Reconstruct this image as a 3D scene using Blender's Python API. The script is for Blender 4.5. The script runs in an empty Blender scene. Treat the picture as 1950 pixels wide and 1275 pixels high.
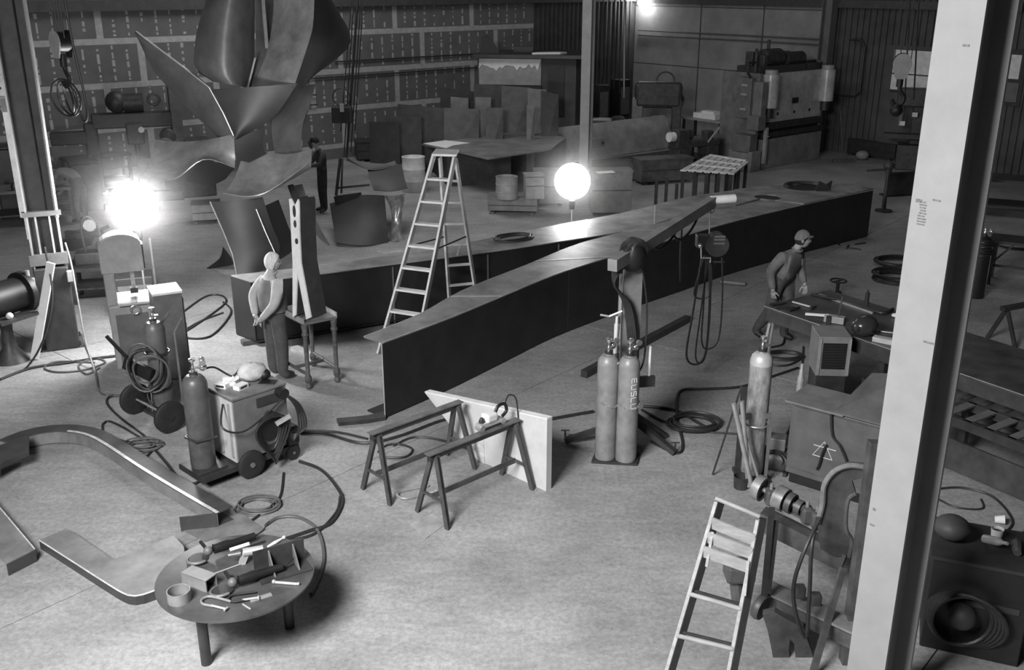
import bpy, math, random
from mathutils import Vector, Matrix
random.seed(7)
S = bpy.context.scene
COL = S.collection
R = math.radians
# ------------------------------------------------------------------ camera
FPX, TH, CH = 1890.0, R(19.7), 5.1
cd = bpy.data.cameras.new('camera'); cam = bpy.data.objects.new('camera', cd); COL.objects.link(cam)
cd.sensor_width = 36; cd.lens = FPX / 1950 * 36; cd.clip_end = 200
cam.location = (0, 0, CH); cam.rotation_euler = (R(90) - TH, 0, 0)
S.camera = cam
S.view_settings.view_transform = 'Standard'; S.view_settings.look = 'None'
S.view_settings.exposure = 0.0; S.view_settings.gamma = 1.0; S.view_settings.use_curve_mapping = False
# ------------------------------------------------------------------ world + lights
w = bpy.data.worlds.new('world'); S.world = w; w.use_nodes = True
w.node_tree.nodes['Background'].inputs[0].default_value = (1, 1, 1, 1)
w.node_tree.nodes['Background'].inputs[1].default_value = 0.018
def area(name, loc, target, sx, sy, power):
    l = bpy.data.lights.new(name, 'AREA'); l.shape = 'RECTANGLE'; l.size = sx; l.size_y = sy; l.energy = power
    l.spread = R(130) if name == 'key_area_light' else R(180)
    o = bpy.data.objects.new(name, l); COL.objects.link(o); o.location = loc
    o.rotation_euler = (Vector(target) - Vector(loc)).to_track_quat('-Z', 'Y').to_euler()
    return o
area('key_area_light', (-4.0, 1.2, 7.0), (-0.3, 6.6, 0), 3.4, 2.4, 1130)  # unseen key light, high on the camera's left
area('far_fill_light', (6.5, 23.0, 9.5), (6.5, 23.6, 0), 4.0, 4.0, 90)  # unseen fill added over the right of the far floor
area('far_fill_light.001', (-4.0, 24.0, 9.5), (-4.0, 26, 0), 6.0, 4.0, 400)  # unseen fill added for the back left and its wall
# ------------------------------------------------------------------ pixel helpers: a pixel of the photo -> a point in the hall
_c, _s = math.cos(TH), math.sin(TH)
def G(x, y, z=0.0):
    u = (x - 975) / FPX; v = (637.5 - y) / FPX; t = (CH - z) / (_s - v * _c)
    return Vector((u * t, (_c + v * _s) * t, z))
def D(x, y, Y):
    u = (x - 975) / FPX; v = (637.5 - y) / FPX; t = Y / (_c + v * _s)
    return Vector((u * t, Y, CH + (v * _c - _s) * t))
def V(*a): return Vector(a)
# ------------------------------------------------------------------ materials
MATS = {}
def mat(name, col, rough=0.6, metal=0.0, nscale=6.0, namt=0.25, bump=0.0, emit=0.0, stretch=(1, 1, 1)):
    if name in MATS: return MATS[name]
    m = bpy.data.materials.new(name); m.use_nodes = True; nt = m.node_tree; N = nt.nodes; L = nt.links
    b = N['Principled BSDF']; b.inputs['Roughness'].default_value = rough; b.inputs['Metallic'].default_value = metal
    tc = N.new('ShaderNodeTexCoord'); mp = N.new('ShaderNodeMapping'); L.new(tc.outputs['Object'], mp.inputs[0])
    mp.inputs['Scale'].default_value = stretch
    nz = N.new('ShaderNodeTexNoise'); nz.inputs['Scale'].default_value = nscale; nz.inputs['Detail'].default_value = 6
    nz.inputs['Roughness'].default_value = 0.65
    L.new(mp.outputs[0], nz.inputs['Vector'])
    rp = N.new('ShaderNodeValToRGB'); L.new(nz.outputs['Fac'], rp.inputs[0])
    lo, hi = col * (1 - namt), min(1, col * (1 + namt))
    rp.color_ramp.elements[0].position = 0.3; rp.color_ramp.elements[0].color = (lo, lo, lo, 1)
    rp.color_ramp.elements[1].position = 0.7; rp.color_ramp.elements[1].color = (hi, hi, hi, 1)
    L.new(rp.outputs[0], b.inputs['Base Color'])
    if bump:
        bp = N.new('ShaderNodeBump'); bp.inputs['Strength'].default_value = bump; bp.inputs['Distance'].default_value = 0.01
        L.new(nz.outputs['Fac'], bp.inputs['Height']); L.new(bp.outputs[0], b.inputs['Normal'])
    if emit:
        b.inputs['Emission Color'].default_value = (1, 1, 1, 1); b.inputs['Emission Strength'].default_value = emit
    MATS[name] = m; return m
STEEL = mat('dark_steel', 0.035, 0.45, 0.0, 5, 0.4)
STEELTOP = mat('mill_steel', 0.17, 0.36, 0.55, 3, 0.45, 0.1)
BLACK = mat('black_paint', 0.012, 0.5, 0, 8, 0.3)
IRON = mat('cast_iron', 0.05, 0.5, 0.1, 9, 0.45, 0.2)
GREY = mat('grey_enamel', 0.13, 0.5, 0, 5, 0.25)
LGREY = mat('light_grey_enamel', 0.3, 0.5, 0, 5, 0.2)
MACH = mat('machine_paint', 0.16, 0.45, 0, 4, 0.3)
WHITE = mat('white_paint', 0.72, 0.6, 0, 5, 0.12)
PAPER = mat('paper', 0.8, 0.8, 0, 9, 0.08)
WOOD = mat('pale_wood', 0.5, 0.6, 0, 5, 0.25, 0.1, stretch=(1, 1, 6))
DWOOD = mat('dark_wood', 0.08, 0.6, 0, 7, 0.4, 0.2, stretch=(1, 1, 5))
RUBBER = mat('black_rubber', 0.02, 0.6, 0, 12, 0.3)
HOSE = mat('hose_rubber', 0.022, 0.5, 0, 20, 0.3)
CHROME = mat('bright_metal', 0.7, 0.22, 0.9, 9, 0.15)
ALU = mat('worn_aluminium', 0.6, 0.35, 0.5, 9, 0.2)
GALV = mat('galvanised', 0.42, 0.4, 0.5, 7, 0.2)
CYLG = mat('cylinder_paint', 0.12, 0.42, 0.05, 5, 0.35)
CYLL = mat('cylinder_light_paint', 0.24, 0.4, 0.05, 5, 0.3)
# ------------------------------------------------------------------ mesh builder
def frame(loc, rz=0.0): return Matrix.Translation(Vector(loc)) @ Matrix.Rotation(rz, 4, 'Z')
def basis(z, hint=(0, 0, 1)):
    z = Vector(z).normalized(); h = Vector(hint)
    if abs(z.dot(h.normalized())) > 0.98: h = Vector((0, 1, 0)) if abs(z.y) < 0.9 else Vector((1, 0, 0))
    x = h.cross(z).normalized(); y = z.cross(x); return x, y, z
class MB:
    def __init__(s): s.v = []; s.f = []
    def add(s, vs, fs):
        o = len(s.v); s.v += [Vector(p) for p in vs]; s.f += [tuple(i + o for i in f) for f in fs]; return s
    def box(s, c, d, m=None):
        c = Vector(c); hx, hy, hz = d[0] / 2, d[1] / 2, d[2] / 2
        vs = [Vector((x, y, z)) for z in (-hz, hz) for x, y in ((-hx, -hy), (hx, -hy), (hx, hy), (-hx, hy))]
        if m is not None: vs = [m @ p for p in vs]
        return s.add([c + p for p in vs], [(3, 2, 1, 0), (4, 5, 6, 7), (0, 1, 5, 4), (1, 2, 6, 5), (2, 3, 7, 6), (3, 0, 4, 7)])
    def rbox(s, c, d, rz): return s.box(c, d, Matrix.Rotation(rz, 3, 'Z'))
    def bar(s, a, b, w, h, hint=(0, 0, 1)):
        a = Vector(a); b = Vector(b); x, y, z = basis(b - a, hint)
        vs = [p + x * sx * w / 2 + y * sy * h / 2 for p in (a, b) for sx, sy in ((-1, -1), (1, -1), (1, 1), (-1, 1))]
        return s.add(vs, [(3, 2, 1, 0), (4, 5, 6, 7), (0, 1, 5, 4), (1, 2, 6, 5), (2, 3, 7, 6), (3, 0, 4, 7)])
    def tube(s, pts, r, n=8, closed=False):
        pts = [Vector(p) for p in pts]; k = len(pts); rr = r if isinstance(r, (list, tuple)) else [r] * k
        vs = []; x = None
        for i, p in enumerate(pts):
            if closed: t = pts[(i + 1) % k] - pts[i - 1]
            else: t = pts[min(i + 1, k - 1)] - pts[max(i - 1, 0)]
            if t.length < 1e-9: t = Vector((0, 0, 1))
            t.normalize()
            if x is None: x = basis(t)[0]
            else:
                x = x - t * x.dot(t)
                if x.length < 1e-6: x = basis(t)[0]
                x.normalize()
            y = t.cross(x)
            vs += [p + (x * math.cos(2 * math.pi * j / n) + y * math.sin(2 * math.pi * j / n)) * rr[i] for j in range(n)]
        fs = []
        for i in range(k if closed else k - 1):
            a, b = i * n, ((i + 1) % k) * n
            fs += [(a + j, a + (j + 1) % n, b + (j + 1) % n, b + j) for j in range(n)]
        if not closed: fs += [tuple(range(n - 1, -1, -1)), tuple((k - 1) * n + j for j in range(n))]
        return s.add(vs, fs)
    def cyl(s, a, b, r0, r1=None, n=16):
        return s.tube([a, b], [r0, r0 if r1 is None else r1], n)
    def lathe(s, prof, o=(0, 0, 0), ax=(0, 0, 1), n=20):
        o = Vector(o); x, y, z = basis(ax); vs = []; fs = []
        for r, h in prof:
            vs += [o + z * h + (x * math.cos(2 * math.pi * j / n) + y * math.sin(2 * math.pi * j / n)) * max(r, 1e-4) for j in range(n)]
        for i in range(len(prof) - 1):
            a, b = i * n, (i + 1) * n
            fs += [(a + j, a + (j + 1) % n, b + (j + 1) % n, b + j) for j in range(n)]
        fs += [tuple(range(n - 1, -1, -1)), tuple((len(prof) - 1) * n + j for j in range(n))]
        return s.add(vs, fs)
    def ball(s, c, r, n=14, sc=(1, 1, 1), m=None):
        vs = []; fs = []; k = n // 2 + 1; c = Vector(c)
        for i in range(k + 1):
            t = math.pi * i / k
            for j in range(n):
                p = Vector((math.sin(t) * math.cos(2 * math.pi * j / n) * sc[0], math.sin(t) * math.sin(2 * math.pi * j / n) * sc[1], math.cos(t) * sc[2])) * r
                if i in (0, k): p = Vector((0, 0, (1 if i == 0 else -1) * r * sc[2])) + Vector((math.cos(2 * math.pi * j / n), math.sin(2 * math.pi * j / n), 0)) * 1e-4
                vs.append(c + (m @ p if m is not None else p))
        for i in range(k):
            a, b = i * n, (i + 1) * n
            fs += [(a + j, b + j, b + (j + 1) % n, a + (j + 1) % n) for j in range(n)]
        return s.add(vs, fs)
    def torus(s, c, R0, r, ax=(0, 0, 1), n=24, m=8, a0=0, a1=360, sy=1.0):
        c = Vector(c); x, y, z = basis(ax); full = abs(a1 - a0) >= 360; k = n if full else n + 1
        pts = [c + x * R0 * math.cos(R(a0 + (a1 - a0) * i / n)) + y * sy * R0 * math.sin(R(a0 + (a1 - a0) * i / n)) for i in range(k)]
        return s.tube(pts, r, m, full)
    def prism(s, pts, vec):
        pts = [Vector(p) for p in pts]; vec = Vector(vec); k = len(pts)
        nrm = Vector((0, 0, 0))
        for i in range(k): nrm += pts[i].cross(pts[(i + 1) % k])
        if nrm.dot(vec) > 0: pts = pts[::-1]
        return s.add(pts + [p + vec for p in pts], [tuple(range(k)), tuple(range(2 * k - 1, k - 1, -1))] +
                     [(i, i + k, (i + 1) % k + k, (i + 1) % k) for i in range(k)])
    def sheet(s, rows, t=0.012):
        """a grid of points (rows of equal length) given thickness along its normals"""
        r, c = len(rows), len(rows[0]); P = [[Vector(p) for p in q] for q in rows]
        top = []; bot = []
        for i in range(r):
            for j in range(c):
                du = P[i][min(j + 1, c - 1)] - P[i][max(j - 1, 0)]; dv = P[min(i + 1, r - 1)][j] - P[max(i - 1, 0)][j]
                nn = du.cross(dv)
                if nn.length < 1e-9: nn = Vector((0, 0, 1))
                nn.normalize(); top.append(P[i][j] + nn * t / 2); bot.append(P[i][j] - nn * t / 2)
        K = r * c; fs = []
        for i in range(r - 1):
            for j in range(c - 1):
                a = i * c + j; fs += [(a, a + 1, a + c + 1, a + c), (K + a + c, K + a + c + 1, K + a + 1, K + a)]
        ring = [j for j in range(c)] + [i * c + c - 1 for i in range(1, r)] + [(r - 1) * c + j for j in range(c - 2, -1, -1)] + [i * c for i in range(r - 2, 0, -1)]
        for q in range(len(ring)):
            a, b = ring[q], ring[(q + 1) % len(ring)]; fs.append((b, a, K + a, K + b))
        return s.add(top + bot, fs)
    def xf(s, m):
        s.v = [m @ p for p in s.v]; return s
    def build(s, name, m, parent=None, world=False, smooth=False, bevel=0):
        me = bpy.data.meshes.new(name); vs = s.v
        if world and parent is not None:
            iv = FR[parent.name].inverted(); vs = [iv @ p for p in vs]
        me.from_pydata([tuple(p) for p in vs], [], s.f); me.materials.append(m); me.validate()
        if smooth:
            me.polygons.foreach_set('use_smooth', [True] * len(me.polygons))
            try: me.set_sharp_from_angle(angle=R(40))
            except Exception: pass
        o = bpy.data.objects.new(name, me); COL.objects.link(o)
        if parent is not None: o.parent = parent; FR[o.name] = FR[parent.name]
        else: FR[o.name] = Matrix.Identity(4)
        if bevel:
            md = o.modifiers.new('bevel', 'BEVEL'); md.width = bevel; md.segments = 2; md.limit_method = 'ANGLE'
        return o
FR = {}
def thing(name, label, cat, loc=(0, 0, 0), rz=0.0, group=None):
    o = bpy.data.objects.new(name, None); COL.objects.link(o); o.empty_display_size = 0.1
    o.location = loc; o.rotation_euler = (0, 0, rz); FR[o.name] = frame(loc, rz)
    return tag(o, label, cat, group)
def tag(o, label, cat, group=None):
    o['label'] = label; o['category'] = cat
    if group: o['group'] = group
    return o
def struct(o): o['kind'] = 'structure'; return o
def lbl(o, t): o['label'] = t; return o
def solo(mb, name, m, label, cat, loc, rz=0.0, world=False, smooth=False, group=None, bevel=0):
    """a thing that is one mesh, its origin at loc"""
    fr = frame(loc, rz)
    if world: mb.xf(fr.inverted())
    o = mb.build(name, m, None, False, smooth, bevel); o.location = loc; o.rotation_euler = (0, 0, rz); FR[o.name] = fr
    return tag(o, label, cat, group)
def copy_tree(o, parent=None):
    c = o.copy(); COL.objects.link(c); c.parent = parent; FR[c.name] = FR[o.name]
    for ch in list(o.children): copy_tree(ch, c)
    return c
def spl(pts, n=6):
    """Catmull-Rom through points"""
    P = [Vector(p) for p in pts]; out = []
    if len(P) < 3: return P
    for i in range(len(P) - 1):
        a, b, c, d = P[max(i - 1, 0)], P[i], P[i + 1], P[min(i + 2, len(P) - 1)]
        for k in range(n):
            t = k / n
            out.append(0.5 * ((2 * b) + (c - a) * t + (2 * a - 5 * b + 4 * c - d) * t * t + (3 * b - a - 3 * c + d) * t ** 3))
    out.append(P[-1]); return out
def resample(pts, n):
    P = [Vector(p) for p in pts]; L = [0]
    for i in range(1, len(P)): L.append(L[-1] + (P[i] - P[i - 1]).length)
    out = []
    for k in range(n):
        d = L[-1] * k / (n - 1); i = 0
        while i < len(L) - 2 and L[i + 1] < d: i += 1
        t = (d - L[i]) / max(L[i + 1] - L[i], 1e-9); out.append(P[i].lerp(P[i + 1], min(max(t, 0), 1)))
    return out
def loft(A, B, n=14, m=8, bulge=0.0, bdir=None, t=0.014):
    """curved plate between two edge curves"""
    A = resample(spl(A, 5), n); B = resample(spl(B, 5), n); rows = []
    for i in range(n):
        row = []
        for j in range(m):
            q = j / (m - 1); p = A[i].lerp(B[i], q)
            if bulge:
                d = Vector(bdir) if bdir else Vector((0, -1, 0))
                p = p + d * bulge * math.sin(math.pi * q)
            row.append(p)
        rows.append(row)
    return MB().sheet(rows, t)
# ================================================================== THE HALL
AX = V(math.sin(R(50.5)), math.cos(R(50.5)), 0); NX = V(AX.y, -AX.x, 0)      # along the plasterboard wall / out of it
W0 = V(-2.9, 32, 0)
def WL(a, z, off=0.0): return W0 + AX * a + NX * off + V(0, 0, z)
COR = W0 + AX * 9.6
def WR(b, z, off=0.0): return COR + NX * b - AX * off + V(0, 0, z)           # right wall, b from the corner
def wquad(mb, F, a0, a1, z0, z1, d, t):                                      # a slab on a wall, front at offset d
    return mb.prism([F(a0, z0, d), F(a1, z0, d), F(a1, z1, d), F(a0, z1, d)], F(0, 0, d - t) - F(0, 0, d))
def concrete():
    m = bpy.data.materials.new('concrete_floor'); m.use_nodes = True; nt = m.node_tree; N = nt.nodes; L = nt.links
    b = N['Principled BSDF']; b.inputs['Roughness'].default_value = 0.62
    tc = N.new('ShaderNodeTexCoord')
    def nz(sc, de, ro, st=None):
        n = N.new('ShaderNodeTexNoise'); n.inputs['Scale'].default_value = sc; n.inputs['Detail'].default_value = de; n.inputs['Roughness'].default_value = ro
        if st:
            mp = N.new('ShaderNodeMapping'); mp.inputs['Scale'].default_value = st; mp.inputs['Rotation'].default_value = (0, 0, R(40))
            L.new(tc.outputs['Object'], mp.inputs[0]); L.new(mp.outputs[0], n.inputs['Vector'])
        else: L.new(tc.outputs['Object'], n.inputs['Vector'])
        return n
    a = nz(0.55, 8, 0.62); c = nz(20, 8, 0.8); e = nz(2.2, 5, 0.6, (1, 3.5, 1))
    def ramp(n, p0, c0, p1, c1):
        r = N.new('ShaderNodeValToRGB'); L.new(n.outputs['Fac'], r.inputs[0])
        r.color_ramp.elements[0].position = p0; r.color_ramp.elements[0].color = (c0, c0, c0, 1)
        r.color_ramp.elements[1].position = p1; r.color_ramp.elements[1].color = (c1, c1, c1, 1); return r
    r1 = ramp(a, 0.32, 0.25, 0.62, 0.42); r2 = ramp(c, 0.32, 0.55, 0.6, 1.0); r3 = ramp(e, 0.3, 0.82, 0.58, 1.0)
    def mul(x, y):
        k = N.new('ShaderNodeMix'); k.data_type = 'RGBA'; k.blend_type = 'MULTIPLY'; k.inputs['Factor'].default_value = 1
        L.new(x, k.inputs['A']); L.new(y, k.inputs['B']); return k.outputs['Result']
    L.new(mul(mul(r1.outputs[0], r2.outputs[0]), r3.outputs[0]), b.inputs['Base Color'])
    bp = N.new('ShaderNodeBump'); bp.inputs['Strength'].default_value = 0.12; bp.inputs['Distance'].default_value = 0.01
    L.new(c.outputs['Fac'], bp.inputs['Height']); L.new(bp.outputs[0], b.inputs['Normal'])
    return m
CONC = concrete()
JOINT = mat('joint_filler', 0.05, 0.9)
PV = V(math.sin(R(41)), math.cos(R(41)), 0); QV = V(PV.y, -PV.x, 0)
fl = MB().prism([(-34, -4, -.16), (30, -4, -.16), (30, 46, -.16), (-34, 46, -.16)], (0, 0, 0.08)).build('floor', JOINT); struct(fl)
for i in range(-2, 8):
    for j in range(-4, 6):
        p0, q0 = 5.83 + 6 * i, -7.8 + 6 * j
        c = PV * (p0 + 3) + QV * (q0 + 3)
        if c.y < -3 or c.y > 44 or c.x < -26 or c.x > 24: continue
        if (c - W0).dot(NX) < -4 or (COR - c).dot(AX) < -4: continue
        g = 0.006
        MB().prism([PV * (p0 + g) + QV * (q0 + g) - V(0, 0, .08), PV * (p0 + 6 - g) + QV * (q0 + g) - V(0, 0, .08),
                    PV * (p0 + 6 - g) + QV * (q0 + 6 - g) - V(0, 0, .08), PV * (p0 + g) + QV * (q0 + 6 - g) - V(0, 0, .08)], (0, 0, .08)).build('slab', CONC, fl)
# --- plasterboard wall
BOARD = mat('plasterboard', 0.15, 0.85, 0, 2, 0.15)
TAPE = mat('joint_compound', 0.43, 0.9, 0, 7, 0.2)
DARKW = mat('dark_siding', 0.075, 0.7, 0, 2, 0.3)
BLOCKW = mat('painted_wall_panel', 0.29, 0.8, 0, 1.5, 0.2)
wl = struct(wquad(MB(), WL, -18, 9.6, -.1, 7.6, -.02, .2).build('wall_left', DARKW))
ZR = [.38, 1.46, 2.55, 3.63, 4.72]; ST = 2.92
dab = MB(); random.seed(3)
for r in range(-1, 4):
    z0 = 0 if r < 0 else ZR[r]; z1 = ZR[r + 1]
    off = -.84 if r % 2 else .14
    a = off - ST * 6
    while a < 4.7:
        a1 = min(a + ST, 4.72)
        if a1 - a > 0.1:
            wquad(MB(), WL, a + .004, a1 - .004, z0 + .004, z1 - .004, 0, .013).build('plasterboard_sheet', BOARD, wl)
            if r >= 0 and a > -17: wquad(MB(), WL, a - .085, a + .085, z0 + .06, z1 - .06, .003, .003).build('joint_tape', TAPE, wl)
            for k in range(1, 8):
                aa = a + ST * k / 8
                if aa > 4.6 or r < 0: continue
                z = z0 + .12
                while z < z1 - .12:
                    h = random.choice((.06, .08, .12, .2)) * random.uniform(.7, 1.3); wd = random.uniform(.016, .04)
                    if random.random() < .88: wquad(dab, WL, aa - wd, aa + wd, z, min(z + h, z1 - .1), .0025, .0025)
                    z += h + random.uniform(.03, .12)
        a += ST
    if r >= 0: wquad(MB(), WL, -17, 4.7, z1 - .075, z1 + .075, .004, .004).build('joint_tape', TAPE, wl)
wquad(MB(), WL, -17, 4.7, ZR[0] - .07, ZR[0] + .07, .004, .004).build('joint_tape', TAPE, wl)
o = dab.build('compound_dabs', TAPE, wl); o['kind'] = 'stuff'
tag(struct(wquad(MB(), WL, -18, 9.5, 4.36, 4.62, .18, .18).build('trim_1', mat('girt_paint', .07, .6))), 'dark horizontal steel girt along the top of the plasterboard wall', 'girt')
# two dark pipes under the boards' middle joint
o = MB().cyl(WL(-5.6, 2.31, .06), WL(3.4, 2.31, .06), .018, n=8); o.cyl(WL(-1.5, 2.83, .06), WL(4.7, 2.83, .06), .018, n=8)
solo(MB().cyl(WL(-5.6, 2.4, .06), WL(2.6, 2.4, .06), .02, n=8), 'wall_pipe', STEEL, 'thin dark pipe along the lower edge of the plasterboard wall middle joint', 'pipe', WL(-5.6, 2.4), world=True)
solo(MB().cyl(WL(-3, 2.83, .06), WL(4.7, 2.83, .06), .02, n=8), 'wall_pipe', STEEL, 'thin dark pipe above the middle joint of the plasterboard wall', 'pipe', WL(-3, 2.83), world=True)
# --- right wall: painted panels, then dark siding beyond the wall column
wr = struct(wquad(MB(), WR, -.2, 24, -.1, 7.6, -.02, .2).build('wall_right', DARKW))
for b0, b1 in ((0, 3.08), (3.12, 5.7), (5.74, 8.2)):
    for z0, z1 in ((0, 2.2), (2.22, 4.2), (4.22, 7.5)):
        wquad(MB(), WR, b0 + .01, b1 - .01, z0, z1 - .01, 0, .02).build('wall_panel', BLOCKW, wr)
rb = MB()
for k in range(70):
    b = 8.5 + k * .2; wquad(rb, WR, b, b + .05, 0, 7.5, .03, .05)
rb.build('siding_ribs', DARKW, wr)['kind'] = 'stuff'
wl2 = MB()
for k in range(23): wquad(wl2, WL, 4.9 + k * .2, 4.95 + k * .2, 0, 7.5, .03, .05)
wl2.build('siding_ribs', DARKW, wl)['kind'] = 'stuff'
for z, lab in ((3.36, 'upper of the two conduits running along the right wall above the press'), (3.2, 'lower of the two conduits running along the right wall above the press')):
    solo(MB().cyl(WR(.25, z, .08), WR(8.1, z, .08), .025, n=8), 'conduit', GREY, lab, 'conduit', WR(.25, z), world=True)
tag(struct(wquad(MB(), WR, 0, 14, 4.3, 4.52, .16, .16).build('trim_2', mat('girt_paint', .07, .6))), 'dark horizontal girt along the top of the right wall', 'girt')
# doorway with a pale panel in the dark siding
dr = struct(wquad(MB(), WR, 10.35, 12.35, 0, 3.3, .05, .05).build('door_1', DARKW)); 
wquad(MB(), WR, 10.5, 12.2, 2.02, 3.18, .07, .03).build('pane', mat('day_lit_pane', .5, .5, emit=.055), dr)
wquad(MB(), WR, 10.5, 12.2, 2.0, 2.06, .09, .05).build('rail', STEEL, dr); wquad(MB(), WR, 10.5, 12.2, 2.5, 2.53, .09, .03).build('rail', STEEL, dr)
wquad(MB(), WR, 10.5, 12.2, .1, 1.95, .065, .02).build('door_panel', DARKW, dr)
wn = struct(wquad(MB(), WR, 13.4, 14.3, 1.9, 3.35, .06, .06).build('window_1', STEEL))
wquad(MB(), WR, 13.52, 13.8, 2.6, 3.22, .08, .03).build('pane', MATS['day_lit_pane'], wn); wquad(MB(), WR, 13.86, 14.16, 2.6, 3.22, .08, .03).build('pane', MATS['day_lit_pane'], wn)
wquad(MB(), WR, 13.5, 14.2, 2.0, 2.5, .08, .03).build('lower_panel', GREY, wn)
# --- steel columns
def hcol(name, label, base, rz, w, d, h, m, tf=.022, tw=.016):
    """H section: flanges face local -Y/+Y, w wide, d deep"""
    t = thing(name, label, 'column', base, rz)
    for y in (-d / 2 + tf / 2, d / 2 - tf / 2): MB().box((0, y, h / 2), (w, tf, h)).build('flange', m, t)
    MB().box((0, 0, h / 2), (tw, d - 2 * tf, h)).build('web', m, t)
    bp = MB().box((0, 0, .015), (w + .16, d + .16, .03)).build('base_plate', m, t)
    for sx in (-1, 1):
        for sy in (-1, 1): MB().lathe([(.028, 0), (.028, .03), (.014, .03), (.014, .06)], (sx * (w / 2 + .04), sy * (d / 2 + .04), .03), n=6).build('anchor_bolt', IRON, bp)
    return t
COLM = mat('column_pale_paint', 0.27, 0.6, 0, 3, 0.1, 0.05)
COLD = mat('column_primer', 0.07, 0.6, 0, 4, 0.3)
rzA = math.atan2(AX.y, AX.x) - R(90)                 # local +Y along AX
C0 = D(1880, 0, 5.75); C0.z = 0
cc = C0 + AX * .2 - NX * .14
rc = hcol('steel_column', 'near pale-painted steel H column rising through the right of the picture', cc, rzA, .28, .40, 7.5, COLM)
# stencilled marks and chipped dirt on the near column face
mk = MB()
random.seed(5)
fm = Matrix(((1, 0, 0), (0, 1, 0), (0, 0, 1)))
for k in range(9):
    mk.box((-.06 + random.uniform(-.004, .004), -.2015, 3.70 + k * .017), (.045 + random.uniform(-.012, .012), .002, .008))
for x, z, ww, hh in ((.02, 3.86, .05, .01), (.1, 2.98, .07, .012), (-.09, 3.84, .04, .02), (.06, 4.75, .04, .012), (-.1, 1.72, .02, .02), (-.1, 1.6, .035, .012)):
    mk.box((x, -.2015, z), (ww, .002, hh))
mk.build('stencil_marks', mat('faded_stencil', .14, .8, 0, 40, .6), rc)
LC = V(-6.67, 13.84, 0)
lc = hcol('steel_column', 'left steel H column beside the bandsaw with conduits on its face', LC, R(114), .36, .40, 7.5, COLD)
def lcp(x, y, z): return V(x, y, z)
# column facing: local -X looks roughly to the camera
MB().box((-.12, .2, 3.9), (.24, .02, 7.0)).build('flange_lit_strip', LGREY, lc)  # pale strip laid on to show the flange catching light
MB().tube([(-.2, -.205, 7.2), (-.2, -.205, 4.4), (-.23, -.21, 4.2), (-.22, -.2, 3.2), (-.22, -.19, 1.95)], .028, 8).build('conduit', GALV, lc, smooth=True)
MB().tube([(-.06, -.06, 7.2), (-.06, -.06, 2.0)], .01, 6).build('cable', STEEL, lc)
bk = MB().box((-.21, 0, 2.02), (.08, .5, .07)).build('bracket', GREY, lc); MB().box((-.21, 0, 1.36), (.08, .5, .16)).build('bracket', GREY, lc)
for y in (-.09, .09): MB().box((-.2, y, 1.7), (.03, .025, .56)).build('slotted_rail', LGREY, lc)
for y in (-.19, .2): MB().box((-.16, y, 1.7), (.1, .03, .6)).build('bracket_side', LGREY, lc)
MB().box((-.1, 0, .62), (.34, .46, 1.24)).build('base_casing', STEEL, lc, bevel=.02)
for y, z in ((-.25, 1.1), (.27, 1.05)):
    MB().box((-.28, y, z), (.09, .1, .16)).build('junction_box', LGREY, lc, bevel=.01)
MB().box((-.3, .34, .98), (.08, .12, .26)).build('switch_box', BLACK, lc, bevel=.01)
MB().cyl((-.3, .3, 1.25), (-.3, .3, 1.05), .03).build('cable_gland', GALV, lc, smooth=True)
mc = hcol('steel_column', 'middle steel H column standing behind the bright work lamp', G(1114, 338), R(-28), .26, .26, 7.5, mat('column_mid_paint', .3, .6, 0, 3, .15))
wc = hcol('steel_column', 'far steel wall column beside the press brake', WR(8.35, 0, .3), rzA + R(90), .32, .34, 7.5, mat('column_far_paint', .16, .6, 0, 3, .15))
MB().tube([WR(9.0, 3.4, .12), WR(9.4, 3.4, .12), WR(9.55, 3.2, .12), WR(9.55, 1.9, .12), WR(9.4, 1.75, .12), WR(8.7, 1.75, .12)], .03, 8).build('pipe_loop', STEEL, wc, world=True)

# ================================================================== THE TWO GIRDERS
HG = 1.0
def curve(pts, z=HG, n=40): return resample(spl([G(x, y, z) for x, y in pts], 6), n)
def strip(mb, A, B, z0, z1):
    k = len(A); vs = []
    for p in A: vs += [V(p.x, p.y, z0), V(p.x, p.y, z1)]
    for p in B: vs += [V(p.x, p.y, z0), V(p.x, p.y, z1)]
    fs = [(0, 1, 2 * k + 1, 2 * k), (2 * k - 2, 4 * k - 2, 4 * k - 1, 2 * k - 1)]
    for i in range(k - 1):
        a, b = 2 * i, 2 * (i + k)
        fs += [(a + 1, a + 3, b + 3, b + 1), (a, b, b + 2, a + 2), (a, a + 2, a + 3, a + 1), (b, b + 1, b + 3, b + 2)]
    return mb.add(vs, fs)
def inset(A, B, da):                       # curve A moved toward B by da metres
    return [p + (q - p).normalized() * da for p, q in zip(A, B)]
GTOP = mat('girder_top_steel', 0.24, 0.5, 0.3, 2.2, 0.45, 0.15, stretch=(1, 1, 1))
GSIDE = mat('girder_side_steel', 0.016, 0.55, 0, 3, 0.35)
nb = [(693, 640), (800, 597), (880, 553), (1000, 505), (1105, 463), (1230, 430), (1330, 403), (1450, 379)]
nf = [(730, 651), (850, 607), (950, 566), (1060, 521), (1180, 483), (1300, 449), (1400, 420), (1530, 389), (1600, 374), (1663, 361)]
A, B = curve(nb), curve(nf)
ng = thing('curved_girder', 'near curved steel channel girder with tall dark side lying across the floor', 'girder', V(B[0].x, B[0].y, 0))
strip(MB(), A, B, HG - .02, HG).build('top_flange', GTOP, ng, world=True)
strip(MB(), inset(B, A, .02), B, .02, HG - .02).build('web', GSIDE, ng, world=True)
strip(MB(), inset(B, A, .34), inset(B, A, .02), .0, .02).build('bottom_flange', GSIDE, ng, world=True)
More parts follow.
